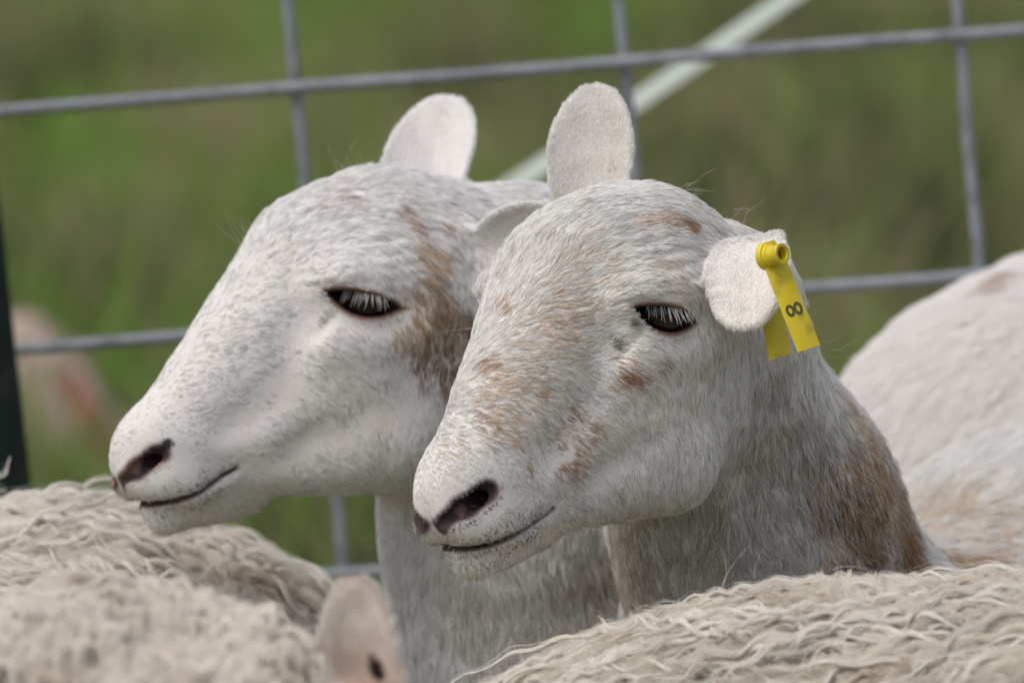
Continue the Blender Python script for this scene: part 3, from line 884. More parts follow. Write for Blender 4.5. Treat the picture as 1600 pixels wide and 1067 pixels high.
def build_wool(name, root, V, Fc, Nv, flow, n_locks, per, length, width, amp, wave, base, seed, fibre=0.11, view_margin=60, stray_n=0.06, dark=None, fluff=0.3, lift=0.30, wfun=None, kpts=14, ridge=6.0, turn=1.5, rs=(60, 15), sag=6.0):
    g = np.random.default_rng(seed)
    W = in_view_weight(V, Nv, view_margin, 0.15)
    if wfun is not None: W = W * wfun(V)
    P, N, tri, b, area = scatter(V, Fc, Nv, n_locks, W)
    D = flow(P)
    t0_ = D[0]; n0_ = np.array([0, 0.85, -0.5])
    n0_ = n0_ - t0_ * (n0_ @ t0_); n0_ /= np.linalg.norm(n0_)
    rd = ridges(P, t0_, n0_, rs[0], rs[1], seed + 60)
    P = P + N * (rd * ridge)[:, None]
    ang = (fnoise(P, 50, seed + 3, 2) - 0.5) * 2 * turn + g.normal(0, 0.2, len(P))
    T = tangent(D, N); Bn = np.cross(N, T)
    T = T * np.cos(ang)[:, None] + Bn * np.sin(ang)[:, None]; Bn = np.cross(N, T)
    L = length * g.uniform(0.55, 1.35, len(P))
    k = kpts
    s = np.linspace(0, 1, k)
    ph = fnoise(P, 26, seed + 21, 2) * 14 + g.normal(0, 1.1, len(P)); wl = wave * (0.7 + 0.6 * fnoise(P, 40, seed + 22, 1)) * g.uniform(0.92, 1.08, len(P))
    am = amp * g.uniform(0.5, 1.25, len(P))
    side = am[:, None] * np.sin(6.283 * s[None] * L[:, None] / wl[:, None] + ph[:, None]) * (0.35 + 0.65 * s[None])
    rise = lift * L[:, None] * (s - 1.05 * s * s)[None] * g.uniform(0.3, 1.6, (len(P), 1)) + 0.5 * am[:, None] * np.cos(6.283 * s[None] * L[:, None] / wl[:, None] + ph[:, None])
    bend = g.normal(0, 0.15, len(P)) + (fnoise(P, 35, seed + 23, 1) - 0.5) * 1.2
    C = (P[:, None] + T[:, None] * (s[None] * L[:, None])[..., None] + Bn[:, None] * (side + bend[:, None] * L[:, None] * s[None] ** 2)[..., None]
         + N[:, None] * (rise - 1.0)[..., None])
    C[..., 1] -= sag * s[None] ** 2
    # fibres of each lock: spread round the centre line, pinched at the tip, each with its own fine crimp
    n = len(P) * per
    idx = np.repeat(np.arange(len(P)), per)
    rr = np.sqrt(g.random(n)) * width; th = g.uniform(0, 6.283, n)
    lockw = g.uniform(0.6, 1.4, len(P))[idx]
    prof = (0.9 + 0.5 * np.sin(math.pi * np.minimum(s * 1.2, 1)))[None] * (1 - 0.75 * s[None] ** 1.6)
    tw = th[:, None] + s[None] * 2.2
    off = (rr * lockw)[:, None] * prof
    fl = (g.random(n) < fluff) * g.uniform(0.4, 2.2, n)
    f2 = g.uniform(0, 6.28, n)
    cr = 0.2 + 0.9 * fl[:, None] * s[None]
    Q = (C[idx] + Bn[idx][:, None] * (off * np.cos(tw) + cr * np.sin(s[None] * 15 + f2[:, None]))[..., None]
         + N[idx][:, None] * (0.6 * off * np.sin(tw) + fl[:, None] * 1.6 * s[None] + cr * np.cos(s[None] * 12 + f2[:, None]))[..., None])
    sh = g.uniform(0.65, 1.0, n)[:, None]                # uneven fibre lengths
    slide = g.uniform(0, 0.25, n)[:, None]
    tt = np.clip(slide + s[None] * (sh - slide * 0.5), 0, 1) * (k - 1)
    i0 = np.minimum(np.floor(tt).astype(int), k - 2); fr = (tt - i0)[..., None]
    ar = np.arange(n)[:, None]
    Q = Q[ar, i0] * (1 - fr) + Q[ar, i0 + 1] * fr
    lc = np.tile(np.asarray(base, float), (len(P), 1))
    vn = fnoise(P, 30, seed + 7, 2)
    lc *= (0.86 + 0.22 * vn)[:, None]
    if dark is not None:
        m = np.clip((fnoise(P, 24, seed + 13, 2) - 0.56) * 6, 0, 1) * 0.6
        lc = lc * (1 - m[:, None]) + np.asarray(dark) * m[:, None]
    col = np.clip(lc[idx] * g.uniform(0.86, 1.08, (n, 1)), 0, .92)
    rad = fibre * (1 - 0.65 * s[None] ** 2) * g.uniform(0.6, 1.2, (n, 1))
    hair_obj(name, v2w(Q), rad * 0.001, col, M_WOOL, root)

def halo(name, root, V, Fc, Nv, n, length, base, seed, margin=60, r=0.055, lift=0.9, wfun=None):
    """fine loose fibres standing out of the fleece"""
    W = in_view_weight(V, Nv, margin, 0.3)
    if wfun is not None: W = W * wfun(V)
    P, N, _, _, _ = scatter(V, Fc, Nv, n, W)
    g = np.random.default_rng(seed)
    D = g.normal(0, 1, (n, 3))
    T = tangent(D, N); Bn = np.cross(N, T)
    k = 10; s = np.linspace(0, 1, k)
    L = length * g.uniform(0.5, 1.5, n); ph = g.uniform(0, 6.28, (n, 1)); w = g.uniform(4, 11, (n, 1)); a = g.uniform(0.6, 2.4, (n, 1))
    Q = (P[:, None] + N[:, None] * ((4 + L[:, None] * lift * (s - 0.62 * s * s)[None] * g.uniform(0.5, 1.2, (n, 1)))[..., None])
         + T[:, None] * ((L[:, None] * s[None] * 0.8 + a * np.cos(w * s[None] + ph))[..., None]) + Bn[:, None] * ((a * np.sin(w * s[None] + ph))[..., None]))
    hair_obj(name, v2w(Q), (r * (1 - 0.6 * s)[None] * np.ones((n, 1))) * 0.001, np.tile(base, (n, 1)), M_WOOL, root)

def const_flow(dx, dy, dd=0.0):
    v = np.array([dx, -dy, dd], float); v /= np.linalg.norm(v)
    return lambda P: np.tile(v, (len(P), 1))

WOOL_SKIN = (0.46, 0.40, 0.32)  # darkened to stand in for occlusion between the locks
def legs_sdf(p, d, pts, k=30):
    for (x, z) in pts:
        top = (x, -150.0 - 0, z); foot = (x, -690.0, z + 0)
        d = smin(d, sd_cone(p, top, foot, 55, 20), k)
    return d

def quick_mesh(f, lo, hi, step, seedwarp=None):
    xs, ys, zs = [np.arange(lo[i], hi[i] + step, step, dtype=np.float32) for i in range(3)]
    V, Fc = mesh_sdf(f, xs, ys, zs, slack=40)
    V = smooth_mesh(V, Fc, 2)
    return V, Fc, vert_normals(V, Fc)

# ---- D: fleece along the bottom right, nearest the speckled ewe
def sdf_D(p):
    d = sd_ell(p, px2v(1460, 1410, 3010), (265, 140, 150), rot2('z', 3))
    d = smin(d, sd_ell(p, px2v(1185, 1276, 3000), (110, 80, 90)), 60)
    d = smin(d, sd_cone(p, px2v(1500, 1480, 2990), px2v(2700, 1500, 2700), 150, 165), 60)
    return lump_sdf(d, p, 6.5, 44, 5)
VD, FD, ND = quick_mesh(sdf_D, (-60, -420, 2600), (720, -60, 3220), 6)
rD = sheep_root(1500, 1300, 3000, 'cream fleece with wavy locks across the bottom right, below the speckled ewe')
mesh_obj('body', v2w(VD), FD, M_SKIN, rD, colors=WOOL_SKIN)
build_wool('fleece', rD, VD, FD, ND, const_flow(-0.95, 0.10, 0.1), int(5200 * QN), 105, 56, 1.9, 3.6, 19, (0.74, 0.69, 0.60), 101, dark=(0.48, 0.39, 0.27), ridge=7.5, lift=0.13, turn=1.1, fluff=0.34, kpts=18, sag=9.0, view_margin=420)

build_wool('wavy_locks', rD, VD, FD, ND, const_flow(-0.97, 0.05, 0.05), int(620 * QN), 55, 85, 1.25, 4.2, 25, (0.86, 0.82, 0.75), 111, ridge=9.0, lift=0.16, turn=0.9, fluff=0.15, kpts=24, sag=7.0, view_margin=420)
halo('loose_fibres', rD, VD, FD, ND, int(8000 * QN), 17, (0.84, 0.80, 0.73), 201)
# ---- E: fleece at the bottom left, under the white ewe's chin
def sdf_E(p):
    d = sd_ell(p, px2v(90, 1190, 3400), (150, 130, 150))
    d = smin(d, sd_ell(p, px2v(340, 1183, 3395), (80, 88, 95)), 50)
    d = smin(d, sd_cone(p, px2v(100, 1300, 3420), px2v(-1000, 1300, 3600), 150, 170), 60)
    return lump_sdf(d, p, 6.0, 50, 6)
VE, FE, NE = quick_mesh(sdf_E, (-680, -420, 3150), (-20, -40, 3720), 6)
rE = sheep_root(0, 1200, 3420, 'woolly cream back under the chin of the white ewe, bottom left')
mesh_obj('body', v2w(VE), FE, M_SKIN, rE, colors=WOOL_SKIN)
build_wool('fleece', rE, VE, FE, NE, const_flow(0.95, 0.35, 0.1), int(4600 * QN), 100, 48, 2.2, 4.6, 24, (0.80, 0.755, 0.685), 102, sag=10.0, view_margin=300, dark=(0.60, 0.50, 0.38), fluff=0.45, lift=0.15, ridge=8.0, turn=1.5, rs=(50, 20), kpts=16)

build_wool('wavy_locks', rE, VE, FE, NE, const_flow(0.97, 0.3, 0.05), int(420 * QN), 60, 70, 1.5, 5.0, 28, (0.88, 0.84, 0.78), 112, ridge=10.0, lift=0.2, turn=1.6, fluff=0.25, kpts=22, sag=7.0, view_margin=300)
halo('loose_fibres', rE, VE, FE, NE, int(10000 * QN), 20, (0.86, 0.82, 0.76), 202)
# ---- F: head of a sheep close to the lens, one ear up
EAR_F = Ear(px2v(570, 1120, 2690), px2v(556, 897, 2680), normal=(-0.15, 0.0, -1), W=19.6, cup=0.5, peak=0.12, base_w=1.0, th=2.2)
EAR_F2 = Ear(px2v(250, 1250, 2600), px2v(180, 1180, 2560), normal=(-0.2, 0.0, -1), W=18, cup=0.4)
def sdf_F(p):
    d = sd_ell(p, px2v(310, 1195, 2710), (56, 50, 58), rot2('z', -12))
    d = smin(d, sd_ell(p, px2v(20, 1430, 2740), (95, 62, 70)), 40)
    d = smin(d, sd_cone(p, px2v(430, 1215, 2690), px2v(560, 1160, 2700), 26, 17), 14)
    d = smin(d, sd_cone(p, px2v(400, 1200, 2660), px2v(560, 1480, 2600), 46, 26), 30)
    d = smin(d, sd_cone(p, px2v(100, 1350, 2740), px2v(-900, 1600, 2800), 110, 160), 60)
    d = lump_sdf(d, p, 6.0, 36, 8)
    d = smin(d, EAR_F.sdf(p), 6)
    return d
VF, FF, NF = quick_mesh(sdf_F, (-480, -360, 2480), (0, -85, 2900), 2.4 if not QUICK else 3.5)
rF = sheep_root(300, 1200, 2720, 'out-of-focus sheep head with curly poll and one upright pink ear, at the bottom')
pF = v2px(VF); ufe, vfe, nfe = EAR_F.coords(VF.astype(np.float32))
cf = np.tile(np.array([0.60, 0.53, 0.46]), (len(VF), 1))
onear = (EAR_F.sdf(VF.astype(np.float32)) < 2.5) & (ufe > 4)
pk = np.clip(1 - ufe / (EAR_F.L * 0.75), 0, 1) * onear * np.clip(1.2 - np.abs(vfe) / 16, 0, 1)
cf = cf * (1 - 0.75 * pk[:, None]) + np.array([0.52, 0.30, 0.22]) * 0.75 * pk[:, None]
spot = np.hypot((pF[:, 0] - 588 - (pF[:, 1] - 1046) * 0.35) / 10, (pF[:, 1] - 1046) / 19) * onear + 9 * (1 - onear)
cf[spot < 1] = (0.03, 0.015, 0.015)
mesh_obj('body', v2w(VF), FF, M_SKIN, rF, colors=cf)
def wF(V):
    return np.where((EAR_F.sdf(V.astype(np.float32)) < 4) | (v2px(V)[:, 0] > 425), 0.0, 1.0)
build_wool('fleece', rF, VF, FF, NF, const_flow(0.5, 0.9, 0.0), int(1600 * QN), 110, 30, 3.6, 5.0, 20, (0.80, 0.75, 0.68), 103, wfun=wF, view_margin=330, dark=(0.52, 0.42, 0.32), lift=0.6, fluff=0.5)
halo('loose_fibres', rF, VF, FF, NF, int(7000 * QN), 16, (0.84, 0.80, 0.73), 203, wfun=wF)
# short down on the ear
Wd = np.where((EAR_F.sdf(VF.astype(np.float32)) < 2.5) & (ufe > 2), 1.0, 0.0)
P_, N_, _, _, _ = scatter(VF, FF, NF, int(26000 * QN), Wd)
u_, v_, n_ = EAR_F.coords(P_.astype(np.float32))
edge_ = np.clip((np.abs(v_) - EAR_F.half(u_) + 4) / 4, 0, 1)
D_ = np.tile(EAR_F.e, (len(P_), 1)) + EAR_F.w * (np.sign(v_) * edge_)[:, None]
Q_ = comb(P_, N_, D_, 2.6 + 4.0 * edge_, np.full(len(P_), 0.5) + 0.5 * edge_, k=4, seed=31)
px_ = v2px(P_)
sp_ = np.hypot((px_[:, 0] - 588 - (px_[:, 1] - 1046) * 0.35) / 10, (px_[:, 1] - 1046) / 19)
c_ = np.array([0.72, 0.655, 0.615]) * (1 - edge_[:, None]) + np.array([0.86, 0.83, 0.79]) * edge_[:, None]; pk_ = np.clip(1 - u_ / (EAR_F.L * 0.6), 0, 1) * (1 - edge_) * 0.7
c_ = c_ * (1 - pk_[:, None]) + np.array([0.58, 0.36, 0.27]) * pk_[:, None]; c_[sp_ < 1.15] = (0.03, 0.015, 0.012)
r_ = 0.12 * (1 - 0.7 * np.linspace(0, 1, 4))[None] * np.ones((len(P_), 1))
hair_obj('ear_down', v2w(Q_), r_ * 0.001, c_, M_HAIR, rF)

stray('wavy_strands', rD, [(1125, 925, 3020, .25, -1, 85, .35), (1130, 915, 3018, .4, -1, 60, -.5), (1045, 950, 3030, .9, -.35, 90, .4), (1180, 905, 3015, -.3, -1, 40, .6), (1300, 890, 3010, .8, -.4, 50, .5), (1500, 885, 3005, -.6, -.5, 40, .5)], 31, r=0.11, col=(0.86, 0.83, 0.77))
# ---- C: white rump beyond, right
def sdf_C(p):
    d = sd_ell(p, px2v(1760, 800, 3700), (190, 158, 170), rot2('z', 0))
    d = smin(d, sd_cone(p, px2v(1550, 900, 3680), px2v(1700, 1500, 3660), 110, 90), 60)
    d = smin(d, sd_cone(p, px2v(1850, 850, 3720), px2v(2900, 900, 3800), 160, 170), 60)
    return lump_sdf(d, p, 2.5, 60, 9)
VC, FC, NC = quick_mesh(sdf_C, (100, -420, 3450), (1000, 140, 3990), 7)
rC = sheep_root(1900, 900, 3720, 'white sheep rump with a faint tan spot, before the wire on the right')
mesh_obj('body', v2w(VC), FC, M_SKIN, rC, colors=(0.66, 0.6, 0.56))
W_ = in_view_weight(VC, NC, 460, 0.15)
P_, N_, _, _, _ = scatter(VC, FC, NC, int(150000 * QN), W_)
D_ = const_flow(-0.5, 0.85)(P_)
Q_ = comb(P_, N_, D_, np.full(len(P_), 20.0), np.full(len(P_), 0.4), k=5, seed=41, cscale=14, clump=0.7)
Q_ = clump_to(P_, Q_, every=30, amount=0.6)
pc = Patcher(VC, NC, [(1580, 448, 42, (0.50, 0.34, 0.26), .8, 12)])
c_ = patch_mix(P_, pc.p, (0.90, 0.875, 0.85), 5) * rng.uniform(0.85, 1.02, (len(P_), 1))
r_ = 0.17 * (1 - 0.7 * np.linspace(0, 1, 5))[None] * np.ones((len(P_), 1))
hair_obj('coat', v2w(Q_), r_ * 0.001, c_, M_HAIR, rC)
print('wool', time.time() - t0)
# ------------------------------------------------------------------ ear tag
def prism(path, width_dir, thick_dir, hw, ht, bev=0.35):
    """rounded strip along a path of points (mm): hw half widths, ht half thickness"""
    V, F = [], []
    ring = [(1, 1 - .6), (1 - .12, 1), (-1 + .12, 1), (-1, 1 - .6), (-1, -1 + .6), (-1 + .12, -1), (1 - .12, -1), (1, -1 + .6)]
    for p, w in zip(path, hw):
        for a, b in ring:
            V.append(p + width_dir * a * w + thick_dir * b * ht)
    m = len(ring)
    for i in range(len(path) - 1):
        for j in range(m):
            F.append((i * m + j, i * m + (j + 1) % m, (i + 1) * m + (j + 1) % m, (i + 1) * m + j))
    for e in (0, (len(path) - 1) * m):
        c = len(V); V.append(np.mean(V[e:e + m], axis=0))
        for j in range(m):
            a, b = e + j, e + (j + 1) % m
            F.append((a, b, c, c) if e else (b, a, c, c))
    return np.array(V), F
def lathe(axis_o, axis_d, prof, n=40):
    """revolve (distance along axis, radius) profile about an axis (mm)"""
    d = axis_d / np.linalg.norm(axis_d)
    a = np.cross(d, [0, 0, 1.0]); a /= np.linalg.norm(a); b = np.cross(d, a)
    V = []; F = []
    for h, r in prof:
        for i in range(n):
            t = 2 * math.pi * i / n
            V.append(axis_o + d * h + (a * math.cos(t) + b * math.sin(t)) * r)
    for k in range(len(prof) - 1):
        for i in range(n):
            F.append((k * n + i, k * n + (i + 1) % n, (k + 1) * n + (i + 1) % n, (k + 1) * n + i))
    return np.array(V), F
def poly_obj(name, V, F, mat, parent=None, smooth=True, bevel=0.0):
    me = bpy.data.meshes.new(name)
    F = [tuple(dict.fromkeys(int(i) for i in f)) for f in F]
    me.from_pydata([tuple(v) for v in v2w(V)], [], F)
    me.materials.append(mat)
    me.polygons.foreach_set('use_smooth', [smooth] * len(me.polygons))
    me.update()
    o = bpy.data.objects.new(name, me); COL.objects.link(o)
    if smooth:
        try:
            me.set_sharp_from_angle(angle=R(40))
        except Exception: pass
    if parent is not None:
        o.parent = parent; o.location = tuple(-c for c in parent.location)
    return o

M_TAG = principled('yellow_plastic', (0.56, 0.44, 0.014), rough=0.45, spec=0.4, noise=(140, (0.30, 0.20, 0.03), 0.52, 0.80), bump=(900, 0.15, 0.0004))
M_TAGIN = principled('tag_hole', (0.05, 0.035, 0.01), rough=0.8)
M_PRINT = principled('grey_print', (0.045, 0.05, 0.02), rough=0.6, noise=(700, (0.12, 0.11, 0.02), 0.5, 0.7))
tw = v2w(px2v(1215, 400, 3070))
rT = tag(empty('ear_tag', tuple(float(c) for c in tw)), 'yellow plastic ear tag with a black 8, hanging from the ear of the speckled ewe', 'ear tag')
TD = 3066.0
p_top = px2v(1199, 378, TD + 2); p_mid = px2v(1232, 465, TD - 4); p_end = px2v(1264, 545, TD - 4)
wd = px2v(1215, 458, TD) - px2v(1199, 465, TD); 
axis_t = (p_end - p_top) / np.linalg.norm(p_end - p_top)
wdir = np.array([0.90, 0.0, 0.42]); wdir -= axis_t * (wdir @ axis_t); wdir /= np.linalg.norm(wdir)
ndir = np.cross(axis_t, wdir); ndir *= -np.sign(ndir[2])
ss = np.linspace(0, 1, 15)
path = [(p_top * (1 - s) ** 2 + 2 * p_mid * s * (1 - s) + p_end * s * s) for s in ss]
hw = [5.4 + 1.4 * min(1, s * 4) for s in ss]; hw[0] = 4.0; hw[1] = 5.6
V, F = prism(path, wdir, ndir, hw, 0.65)
poly_obj('front_flap', V, F, M_TAG, rT)
# rear flap behind the ear
q0 = px2v(1196, 410, 3124); q1 = px2v(1206, 485, 3104); q2 = px2v(1219, 558, 3090)
path2 = [(q0 * (1 - s) ** 2 + 2 * q1 * s * (1 - s) + q2 * s * s) for s in ss]
V, F = prism(path2, wdir, ndir, [6.6] * 15, 0.65)
poly_obj('rear_flap', V, F, M_TAG, rT)
# button: stepped collar and hollow stud
bo = px2v(1199, 400, TD - 1.0); bd = np.array([0.70, 0.10, -0.66]); bd /= np.linalg.norm(bd)
prof = [(-2, 0.1), (-2, 7.0), (0.4, 7.0), (1.0, 6.7), (1.3, 5.9), (2.8, 5.8), (3.4, 5.1), (7.4, 4.6), (8.2, 5.1), (9.6, 5.4), (10.3, 5.2), (10.3, 3.7), (9.9, 3.4), (4.0, 3.1)]
V, F = lathe(bo, bd, prof)
stud = poly_obj('stud', V, F, M_TAG, rT)
V, F = lathe(bo, bd, [(5.5, 3.2), (5.5, 0.05)])
o = poly_obj('stud_hole', V, F, M_TAGIN, stud); o.location = (0, 0, 0)
V, F = lathe(bo, bd, [(4.0, 1.2), (7.6, 1.1), (8.2, 0.05)])
o = poly_obj('pin', V, F, M_TAGIN, stud); o.location = (0, 0, 0)
# the 8: two rings side by side across the flap, lying on its curved face
def on_flap(px, py):
    k = min(range(len(path)), key=lambda i: abs(v2px(path[i])[1] - py))
    return path[k]
V8, F8 = [], []
c8 = path[int(np.argmin([np.hypot(*(v2px(p) - np.array([1240, 483]))) for p in path]))] + ndir * 0.0
# centre on the flap nearest (1239, 483)
tt = np.linspace(0, 1, 400); pp = np.array([(p_top * (1 - s) ** 2 + 2 * p_mid * s * (1 - s) + p_end * s * s) for s in tt])
c8 = pp[np.argmin(np.hypot(*(v2px(pp) - np.array([1240, 484])).T))]
for sx, rx, ry in ((-2.35, 2.55, 3.2), (2.35, 2.55, 3.5)):
    n = 36; base = len(V8)
    for i in range(n):
        t = 2 * math.pi * i / n
        for kk in (1.0, 0.42):
            V8.append(c8 + wdir * (sx + rx * kk * math.cos(t)) + axis_t * (ry * (kk + (0.06 if kk < 1 else 0)) * math.sin(t)) + ndir * (0.78 + 0.0))
    for i in range(n):
        j = (i + 1) % n
        F8.append((base + 2 * i, base + 2 * j, base + 2 * j + 1, base + 2 * i + 1))
V8 = np.array(V8)
# the second ring sits a hair above the first where they touch
V8[72:] += ndir * 0.03
poly_obj('number', V8, F8, M_PRINT, rT, smooth=False)

# ------------------------------------------------------------------ wire fence panel
M_WIRE = principled('galvanised_wire', (0.22, 0.235, 0.25), rough=0.5, metallic=0.35, noise=(60, (0.13, 0.14, 0.15), 0.45, 0.7))
DF = 3950.0
fl = v2w(px2v(800, 600, DF))
rW = tag(empty('wire_fence', (float(fl[0]), float(fl[1]), 0.0)), 'galvanised wire mesh fence panel behind the two sheep', 'fence')
def tube(a, b, r, n=12, segs=16, wob=0.6, seed=0):
    g = np.random.default_rng(seed); d = (b - a) / np.linalg.norm(b - a)
    u = np.cross(d, [0, 0, 1.0]); u /= np.linalg.norm(u); v = np.cross(d, u)
    V, F = [], []
    for i in range(segs + 1):
        c = a + (b - a) * i / segs + u * g.normal(0, wob) + v * g.normal(0, wob)
        for j in range(n):
            t = 2 * math.pi * j / n
            V.append(c + (u * math.cos(t) + v * math.sin(t)) * r)
    for i in range(segs):
        for j in range(n):
            F.append((i * n + j, i * n + (j + 1) % n, (i + 1) * n + (j + 1) % n, (i + 1) * n + j))
    F.append(tuple(range(n))[::-1]); F.append(tuple(range(segs * n, segs * n + n)))
    return np.array(V), F
for k in range(-3, 5):
    y0 = 175 + 371 * k + 9 * k * (k - 1); y1 = y0 - (0.0794 - 0.004 * k) * 1600
    xa, xb = -1100, 2550
    f = lambda x: y0 + (y1 - y0) * x / 1600
    V, F = tube(px2v(xa, f(xa), DF - 3.2), px2v(xb, f(xb), DF - 3.2), 4.0, seed=k + 10)
    poly_obj('wire', V, F, M_WIRE, rW)
for i, (x0, sl) in enumerate([(-585, .13), (-68, .12), (449, .1), (966, .088), (1495, .083), (2030, .075)]):
    ya, yb = -930, 1700
    V, F = tube(px2v(x0 + sl * ya, ya, DF + 3.2), px2v(x0 + sl * yb, yb, DF + 3.2), 4.0, seed=i + 40)
    poly_obj('wire', V, F, M_WIRE, rW)

# ------------------------------------------------------------------ dark green steel post at the left
M_POST = principled('dark_green_paint', (0.005, 0.011, 0.009), rough=0.8, spec=0.15, noise=(25, (0.03, 0.03, 0.025), 0.55, 0.75))
def tpost():
    DP = 3800.0
    x0, y0, x1, y1 = -100, -700, 145, 2080        # axis of the post through the left edge of the frame
    a = px2v(-4 - 26 + (-700 - 533) * 0.112, -700, DP); b = px2v(-4 - 26 + (2230 - 533) * 0.112, 2230, DP)
    d = (b - a) / np.linalg.norm(b - a)
    X = np.array([1.0, 0, 0]); X -= d * (X @ d); X /= np.linalg.norm(X); Y = np.cross(d, X)
    prof = [(-21, -3), (-21, 2), (-3, 3), (-3, 34), (3, 34), (3, 3), (21, 2), (21, -3), (8, -6), (-8, -6)]
    V = [p + X * u + Y * v for p in (a, b) for u, v in prof]
    m = len(prof)
    F = [(j, (j + 1) % m, m + (j + 1) % m, m + j) for j in range(m)] + [tuple(range(m))[::-1], tuple(range(m, 2 * m))]
    return np.array(V), F, a, b, d, X, Y
V, F, pa, pb, pd, pX, pY = tpost()
wp = v2w(pb)
rP = tag(empty('fence_post', (float(wp[0]), float(wp[1]), 0.0)), 'dark green steel fence post leaning at the left edge', 'post')
poly_obj('post_body', V, F, M_POST, rP, smooth=False)

# ------------------------------------------------------------------ pale tape running down behind the panel
M_TAPE = principled('white_tape', (0.40, 0.45, 0.40), rough=0.6, noise=(300, (0.33, 0.38, 0.34), 0.4, 0.6))
DT = 4900.0
a = px2v(1215 + 900, 0 - 900 * 0.694, DT); b = px2v(1215 - 515, 515 * 0.694, DT)
V, F = prism([a * (1 - s) + b * s + np.array([0, -5 * math.sin(math.pi * s), 0]) for s in np.linspace(0, 1, 20)], np.array([0.55, 0.79, 0.25]) / 0.995, np.array([0.2, 0.15, -0.97]), [18.5] * 20, 0.8)
tq = v2w(px2v(690, 500, DT + 12)); 
tp = empty('fence_tape', (float(tq[0]), float(tq[1]), 0.0))
poly_obj('tape', V, F, M_TAPE, tp)
sa = px2v(690, 330, DT + 12); sb = px2v(735, 2250, DT - 180)
V, F = tube(sa, sb, 7, n=10, segs=6, wob=0.2, seed=2)
poly_obj('stake', V, F, M_TAPE, tp)
tag(tp, 'pale woven tape slanting down behind the wire panel', 'tape')

# ------------------------------------------------------------------ crumpled sack in the grass far left
M_SACK = principled('pale_sack', (0.42, 0.30, 0.27), rough=0.8, noise=(7, (0.30, 0.25, 0.19), 0.45, 0.6))
M_RED = principled('red_band', (0.34, 0.075, 0.07), rough=0.8)
DS = 7900.0
def sdf_S(p):
    d = sd_cone(p, px2v(30, 545, DS), px2v(150, 715, DS), 42, 55)
    d = smin(d, sd_cone(p, px2v(40, 600, DS + 30), px2v(60, 740, DS + 30), 50, 60), 40)
    d = smin(d, sd_cone(p, px2v(60, 520, DS), px2v(190, 720, DS - 30), 16, 28), 30)
    return lump_sdf(d, p, 12, 60, 12)
c = px2v(90, 640, DS)
VS, FS, NS = quick_mesh(sdf_S, tuple(c - 260), tuple(c + 260), 9)
ws = v2w(c)
rS = tag(empty('sack', (float(ws[0]), float(ws[1]), 0.0)), 'blurred pinkish heap like a crumpled sack in the grass behind the dark post', 'sack')
mesh_obj('sack_cloth', v2w(VS), FS, M_SACK, rS)
sl_ = np.array([px2v(100 + 75 * s, 585 + 130 * s, DS - 52) for s in np.linspace(0, 1, 12)])
for i in range(12): sl_[i][2] = VS[np.argmin(np.hypot(*(v2px(VS) - v2px(sl_[i])).T) + (NS[:, 2] > 0) * 500)][2] - 6
V, F = prism(list(sl_), np.array([0.86, 0.5, 0.0]), np.array([0, 0, -1.0]), [15] * 12, 4)
poly_obj('red_band', V, F, M_RED, rS)

# ------------------------------------------------------------------ a dry stem caught in the left fleece
M_STEM = principled('dry_stem', (0.035, 0.03, 0.022), rough=0.8)
def curved_tube(pts, r, n=8):
    V, F = [], []
    for i, p in enumerate(pts):
        d = pts[min(i + 1, len(pts) - 1)] - pts[max(i - 1, 0)]; d = d / np.linalg.norm(d)
        u = np.cross(d, [0, 0, 1.0]); u /= np.linalg.norm(u); v = np.cross(d, u)
        rr = r[i] if hasattr(r, '__len__') else r
        for j in range(n):
            t = 2 * math.pi * j / n
            V.append(p + (u * math.cos(t) + v * math.sin(t)) * rr)
    m = len(pts)
    for i in range(m - 1):
        for j in range(n):
            F.append((i * n + j, i * n + (j + 1) % n, (i + 1) * n + (j + 1) % n, (i + 1) * n + j))
    F.append(tuple(range(n))[::-1]); F.append(tuple(range((m - 1) * n, m * n)))
    return np.array(V), F
dE = surface_at(VE, NE, 165, 822)[2] - 15
V, F = curved_tube([px2v(148 + 34 * s, 806 + 14 * math.sin(s * 2.0), dE) for s in np.linspace(0, 1, 10)], np.linspace(0.35, 0.95, 10))
tag(poly_obj('plant_stem', V, F, M_STEM), 'short dark dry stem caught in the woolly back under the chin', 'stem')
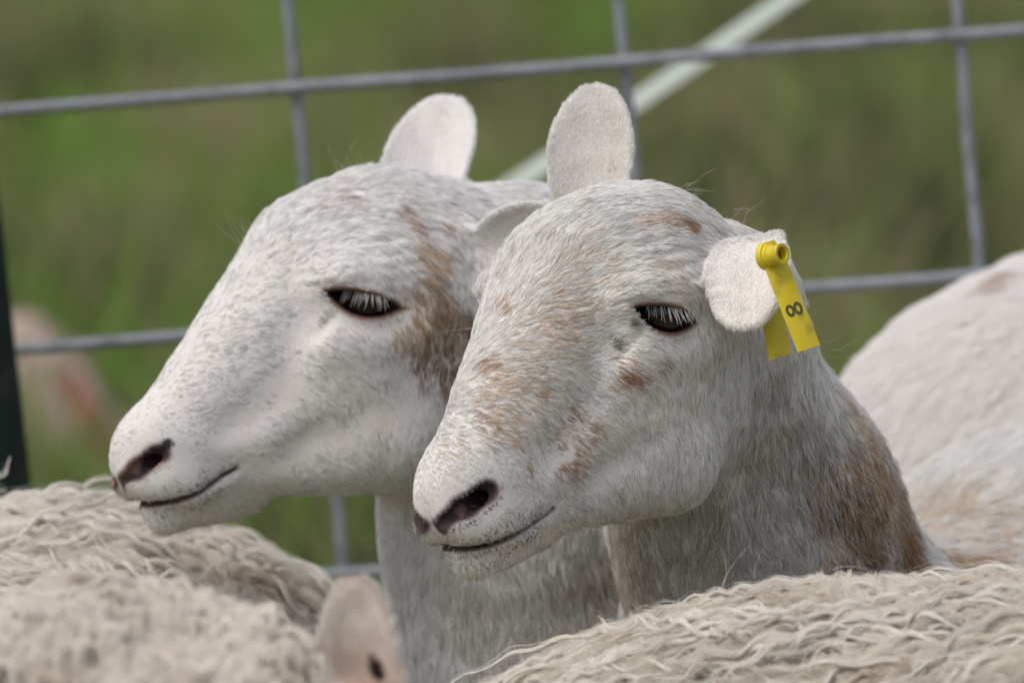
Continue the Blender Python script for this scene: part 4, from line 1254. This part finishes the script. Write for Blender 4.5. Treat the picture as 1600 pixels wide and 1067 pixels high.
# ------------------------------------------------------------------ meadow
M_GROUND = principled('meadow_soil', (0.13, 0.15, 0.06), rough=1.0, noise=(2.5, (0.18, 0.15, 0.09), 0.4, 0.62))
g = np.array([[-300, -60, 0], [300, -60, 0], [300, 900, 0], [-300, 900, 0]], float)
tag(mesh_obj('ground', g, [[0, 1, 2, 3]], M_GROUND), kind='structure')
M_GRASS = tint_mat('grass_blade', rough=0.7, transl=0.35, spec=0.2)
gg = np.random.default_rng(5)
n = int(90000 * QN)
y = 4.2 + 17 * gg.random(n) ** 1.25
x = (gg.random(n) * 2 - 1) * (0.55 + y * 0.16)
clx = fnoise(np.stack([x, y, 0 * x], 1) * 1000, 420, 77, 2)
hgt = (0.10 + 0.28 * np.clip((clx - 0.35) * 2.2, 0, 1)) * gg.uniform(0.6, 1.3, n)
lean = gg.normal(0, 0.33, (n, 2)); s = np.linspace(0, 1, 5)
P = np.zeros((n, 5, 3))
P[..., 0] = x[:, None] + lean[:, :1] * hgt[:, None] * s[None] ** 1.7
P[..., 1] = y[:, None] + lean[:, 1:] * hgt[:, None] * s[None] ** 1.7
P[..., 2] = hgt[:, None] * s[None] * (1 - 0.2 * np.abs(lean[:, :1]) * s[None]) 
cn = fnoise(np.stack([x * 1.0, y * 0.8, 0 * x], 1) * 1000, 330, 55, 3)
green = np.array([0.195, 0.25, 0.075]); lush = np.array([0.20, 0.34, 0.055]); dry = np.array([0.34, 0.28, 0.17]); deep = np.array([0.07, 0.085, 0.035])
m1 = np.clip((cn - 0.50) * 9 + 0.3, 0, 1)[:, None]
col = lush * m1 + green * (1 - m1)
dn = fnoise(np.stack([x, y, 0 * x], 1) * 1000, 260, 91, 2)
m2 = (gg.random(n) < np.clip((dn - 0.5) * 7 + 0.2, 0, 0.85))[:, None]
col = np.where(m2, dry, col)
m3 = (gg.random(n) < np.clip((fnoise(np.stack([x, y * .7, 0 * x], 1) * 1000, 380, 14, 2) - 0.5) * 5 + 0.15, 0, 0.7))[:, None]; col = np.where(m3, deep, col)
col = col * gg.uniform(0.7, 1.25, (n, 1))
rad = 0.0022 * (1 - 0.85 * s ** 2)[None] * gg.uniform(0.7, 1.5, (n, 1))
tag(hair_obj('grass', P, rad, col, M_GRASS, None), kind='stuff')
